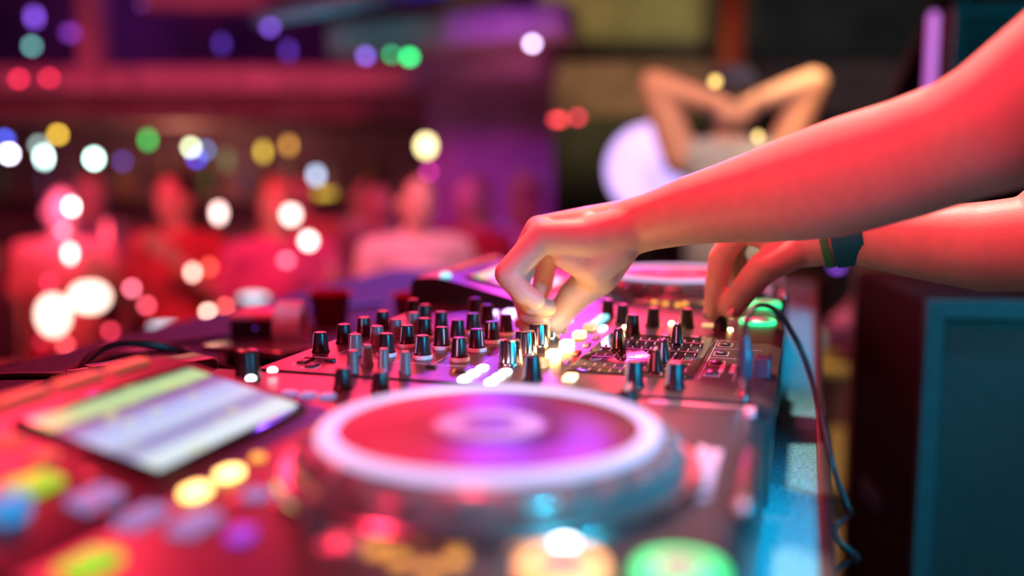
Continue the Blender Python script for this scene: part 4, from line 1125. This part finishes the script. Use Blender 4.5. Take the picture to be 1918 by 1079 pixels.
# ------------------------------------------------------------------ lamps of the hall
wash = thing('wash_light', 'large round stage wash light glowing lilac beyond the far player', 'lamp', room(0.60, 4.2, GROUND), YAW)
MB().tube([(0, 0.1, 0), (0, 0.1, 1.62)], 0.03, 12).build('stand', 'lamp_metal', wash)
MB().box(-0.2, 0.2, -0.15, 0.3, 0, 0.03).build('foot_plate', 'lamp_metal', wash)
hs = MB().lathe([(0.08, 0.22), (0.16, 0.18), (0.205, 0.05), (0.21, 0.0), (0.20, 0.0)], 40).build('housing', 'lamp_metal', wash, (0, 0, 1.74), (math.pi / 2 + math.pi, 0, 0))
MB().lathe([(0.195, 0), (0.195, 0.012), (0.15, 0.035), (0.06, 0.048)], 40).build('lens', 'lilac_glow', wash, (0, -0.004, 1.74), (math.pi / 2, 0, 0))
LAMPS = [
    (-5.071, 5.140, 1.323, 0.0196, 0.0196, (0.061, 0.102, 0.753), 14.47, 'blue bar bulb cut by the left picture edge'),
    (-4.968, 5.067, 1.231, 0.0193, 0.0193, (0.855, 0.753, 1.000), 35.99, 'white bar bulb with a lilac rim at the far left'),
    (-4.829, 5.214, 1.211, 0.0196, 0.0439, (0.610, 0.913, 0.871), 19.32, 'tall white bar bulb with a cyan rim below the amber one'),
    (-5.082, 5.450, 1.294, 0.0205, 0.0205, (0.262, 0.376, 0.352), 11.74, 'dim grey green bar bulb behind the tall white one'),
    (-4.585, 5.080, 1.351, 0.0189, 0.0189, (0.776, 0.485, 0.048), 15.75, 'round amber bar bulb above the tall white one'),
    (-4.513, 5.311, 1.201, 0.0226, 0.0297, (0.515, 0.913, 0.753), 24.71, 'white bar bulb with a green cyan rim under the dark soffit'),
    (-4.708, 5.512, 1.039, 0.0203, 0.0203, (0.188, 0.262, 0.305), 10.25, 'dim grey blue bar bulb hanging below the green rimmed white one'),
    (-4.535, 5.618, 1.185, 0.0205, 0.0205, (0.048, 0.032, 0.205), 11.74, 'dim indigo bar bulb beside the green one'),
    (-4.167, 5.417, 1.323, 0.0196, 0.0333, (0.000, 0.376, 0.065), 9.35, 'saturated green bar bulb under the soffit'),
    (-3.778, 5.327, 1.270, 0.0189, 0.0189, (0.701, 0.807, 0.468), 17.18, 'pale yellow green bar bulb overlapping a steel blue one'),
    (-3.929, 5.699, 1.260, 0.0202, 0.0202, (0.065, 0.162, 0.328), 13.15, 'steel blue bar bulb half behind the pale yellow green one'),
    (-3.926, 5.595, 1.205, 0.0199, 0.0199, (0.053, 0.048, 0.610), 13.09, 'small blue bar bulb below the steel blue one'),
    (-3.847, 5.829, 1.192, 0.0205, 0.0679, (0.026, 0.098, 0.030), 3.54, 'long dark green bar bulb between the steel blue and yellow ones'),
    (-3.444, 5.639, 1.246, 0.0196, 0.0404, (0.546, 0.392, 0.038), 6.31, 'yellow bar bulb left of the amber one over the pink dancer'),
    (-3.281, 5.688, 1.288, 0.0196, 0.0368, (0.503, 0.254, 0.034), 6.91, 'amber bar bulb right of the yellow one'),
    (-2.822, 5.201, 1.098, 0.0246, 0.0343, (0.413, 0.565, 0.791), 5.72, 'pale blue bar bulb above the olive lamp'),
    (-2.897, 5.388, 0.984, 0.0952, 0.0183, (0.413, 0.314, 0.016), 3.21, 'wide olive yellow lamp below the pale blue bulb'),
    (-1.888, 4.651, 1.256, 0.0365, 0.0448, (1.000, 0.871, 0.376), 5.65, 'large white lamp with a yellow rim before the purple wall'),
    (-1.951, 4.841, 1.121, 0.0174, 0.0159, (0.413, 0.023, 0.231), 9.83, 'dim magenta lamp just under the large yellow rimmed one'),
    (-5.316, 5.692, 1.999, 0.0214, 0.0214, (0.107, 0.314, 0.305), 11.89, 'square looking teal lamp on the balcony at the left'),
    (-5.440, 5.863, 2.229, 0.0282, 0.0442, (0.223, 0.084, 0.730), 5.24, 'violet balcony lamp above the teal one'),
    (-5.338, 6.104, 2.142, 0.0451, 0.0287, (0.188, 0.030, 0.352), 3.58, 'soft plum balcony lamp right of the teal one'),
    (-5.237, 6.135, 2.313, 0.0410, 0.0410, (0.080, 0.023, 0.262), 3.21, 'deep purple balcony lamp near the pink post'),
    (-4.236, 5.605, 2.223, 0.0707, 0.0230, (0.270, 0.133, 0.973), 4.39, 'bright violet balcony lamp cut by the top picture edge'),
    (-3.695, 6.189, 2.147, 0.0277, 0.0432, (0.216, 0.098, 0.776), 5.12, 'violet balcony lamp in the dark right hand bay'),
    (-4.198, 6.349, 2.051, 0.0223, 0.0447, (0.048, 0.018, 0.223), 6.01, 'dark indigo balcony lamp in the right hand bay'),
    (-3.727, 6.493, 2.001, 0.0223, 0.0487, (0.065, 0.023, 0.305), 4.82, 'faint blue violet balcony lamp low in the right hand bay'),
    (-4.569, 4.771, 1.672, 0.0180, 0.0180, (0.610, 0.018, 0.048), 14.08, 'left one of two red lamps on the balcony beam'),
    (-4.393, 4.825, 1.678, 0.0180, 0.0180, (0.610, 0.018, 0.048), 14.08, 'right one of two red lamps on the balcony beam'),
    (-1.915, 4.015, 1.642, 0.0162, 0.0162, (0.195, 0.107, 0.658), 7.69, 'violet lamp left of the green pair on the beam'),
    (-1.826, 4.095, 1.654, 0.0136, 0.0136, (0.000, 0.305, 0.102), 11.27, 'dim green lamp at the left of the green pair'),
    (-1.708, 4.026, 1.632, 0.0186, 0.0162, (0.000, 0.807, 0.195), 8.75, 'bright green lamp at the right of the green pair'),
    (-1.257, 4.426, 1.720, 0.0165, 0.0141, (0.761, 0.610, 1.000), 14.08, 'pale lilac lamp at the end of the purple beam'),
    (-1.041, 4.074, 1.352, 0.0276, 0.0128, (0.973, 0.061, 0.072), 5.65, 'red lamp at the foot of the purple beam, left of its twin'),
    (-0.983, 4.196, 1.366, 0.0161, 0.0131, (0.680, 0.032, 0.061), 8.04, 'dimmer red lamp touching the right of its brighter twin'),
    (-0.208, 2.237, 1.343, 0.0094, 0.0094, (0.888, 0.591, 0.162), 4.26, 'yellow lamp above the raised hands of the dancer in blue cap'),
    (-0.110, 2.215, 1.219, 0.0071, 0.0083, (0.776, 0.527, 0.168), 5.52, 'yellow lamp before the chest of the dancer in blue cap'),
    (0.018, 4.503, 1.405, 0.0131, 0.0131, (0.515, 0.013, 0.045), 9.84, 'dim red lamp right of the dancer in blue cap'),
    (-3.066, 3.453, 0.978, 0.0128, 0.0206, (1.000, 0.753, 0.680), 18.92, 'topmost white bulb of the pink column at the left'),
    (-3.034, 3.359, 0.880, 0.0125, 0.0125, (0.956, 0.188, 0.262), 10.80, 'pink bulb second from the top in the left column'),
    (-2.937, 3.284, 0.791, 0.0134, 0.0290, (1.000, 0.753, 0.680), 9.99, 'white elongated bulb third from the top in the left column'),
    (-3.177, 3.419, 0.647, 0.0128, 0.0128, (0.610, 0.026, 0.080), 10.94, 'small crimson bulb just above the big white glare'),
    (-2.717, 2.933, 0.593, 0.0531, 0.0731, (1.000, 0.753, 0.610), 3.60, 'big white glare lamp at the left, left half of the pair'),
    (-2.653, 3.057, 0.649, 0.0707, 0.0543, (1.000, 0.753, 0.610), 3.60, 'big white glare lamp at the left, right half of the pair'),
    (-2.755, 3.026, 0.460, 0.0152, 0.0132, (0.973, 0.084, 0.107), 7.19, 'red bulb under the big white glare'),
    (-2.998, 3.160, 0.435, 0.0119, 0.0119, (0.262, 0.009, 0.027), 9.33, 'dark red bulb left of the red one under the glare'),
    (-2.722, 3.245, 0.480, 0.0119, 0.0119, (0.776, 0.034, 0.084), 10.50, 'crimson bulb right of the big white glare'),
    (-2.697, 3.357, 0.644, 0.0122, 0.0134, (1.000, 0.188, 0.305), 10.77, 'pink bulb upper left of a slanting pair'),
    (-2.642, 3.374, 0.572, 0.0122, 0.0134, (0.973, 0.102, 0.162), 9.69, 'pink bulb lower right of a slanting pair'),
    (-2.278, 3.381, 0.965, 0.0198, 0.0328, (1.000, 0.716, 0.658), 6.35, 'white oval bulb in front of the red dancer'),
    (-1.948, 3.378, 0.963, 0.0280, 0.0302, (1.000, 0.791, 0.716), 5.49, 'upper white bulb before the magenta dancer'),
    (-1.884, 3.397, 0.860, 0.0217, 0.0238, (1.000, 0.776, 0.730), 8.39, 'lower white bulb before the magenta dancer'),
    (-2.023, 3.459, 0.773, 0.0177, 0.0133, (1.000, 0.188, 0.305), 6.32, 'pink bulb at the waist of the magenta dancer'),
    (-2.328, 3.261, 0.734, 0.0116, 0.0196, (1.000, 0.610, 0.485), 8.85, 'peach bulb low in front of the red dancer'),
    (-2.383, 3.453, 0.734, 0.0134, 0.0201, (0.939, 0.107, 0.076), 5.24, 'orange red bulb touching the peach one'),
    (-1.977, 2.846, 0.652, 0.0101, 0.0101, (1.000, 0.610, 0.485), 14.64, 'peach bulb half hidden by the booth ledge'),
    (-1.976, 2.951, 0.656, 0.0104, 0.0104, (0.956, 0.127, 0.107), 9.62, 'salmon bulb right of the peach one on the ledge'),
    (-2.238, 3.707, 1.054, 0.0159, 0.0128, (1.000, 0.188, 0.305), 8.81, 'pink bulb above the magenta dancer'),
    (-2.995, 3.580, 0.859, 0.0131, 0.0519, (0.939, 0.065, 0.102), 2.99, 'long red bulb right of the left column'),
    (-3.227, 3.195, 0.565, 0.0122, 0.0201, (0.973, 0.141, 0.080), 7.20, 'orange bulb cut by the left picture edge'),
    (-1.657, 2.630, 0.743, 0.0459, 0.0126, (0.413, 0.610, 0.730), 2.37, 'pale blue floodlight added for a light patch beyond the ledge, the farther one'),
    (-1.667, 2.208, 0.717, 0.0469, 0.0079, (0.413, 0.631, 0.753), 3.04, 'pale blue floodlight added for a light patch beyond the ledge, the nearer one'),
    (0.093, 3.062, 0.850, 0.0173, 0.0089, (0.188, 0.048, 0.515), 4.34, 'small purple lamp right of the table end under the wristband'),
]
globe_shape = {}
for i, (x, y, z, rw, rh, c, E_, lab) in enumerate(LAMPS):
    m = M('glow_%02d' % i, tuple(min(1, 0.3 + q_ * 0.6) for q_ in c), 0.4, emis=c, es=E_, sample=False)
    is_patch = 'floodlight' in lab  # glowing shapes on stands, added for pale patches beyond the ledge
    o = thing('floodlight' if is_patch else 'pendant_bulb', lab, 'lamp', (x, y, z), YAW, 'lamps of the club')
    MB().ellipsoid((0, 0, 0), (rw, min(rw, rh), rh), 16, 12).build('glass' if is_patch else 'bulb', m.name, o)
    if is_patch:
        MB().rbox(0, 0.02, -rh - 0.03, -rh * 0.6, rw * 1.6, 0.05, 0.008, 0.004).build('housing', 'lamp_metal', o)
        MB().tube([(0, 0.02, -rh - 0.03), (0, 0.02, GROUND - z)], 0.012, 8).build('stand', 'lamp_metal', o)
    else:
        s_ = min(rw, 0.02)
        MB().lathe([(s_ * 0.6, 0), (s_ * 0.7, s_ * 0.2), (s_ * 0.7, s_ * 1.2), (s_ * 0.2, s_ * 1.5)], 12).build('socket', 'lamp_metal', o, (0, 0, rh * 0.93))
        top = 1.435 if (1.38 > z and 'bar' in lab and 'crowd' not in lab) else (1.75 if 'large' in lab or 'dim magenta' in lab else 3.39)
        MB().tube([(0, 0, rh * 0.93 + s_), (0, 0, top - z)], 0.0012, 5).build('cord', 'cable_black', o)
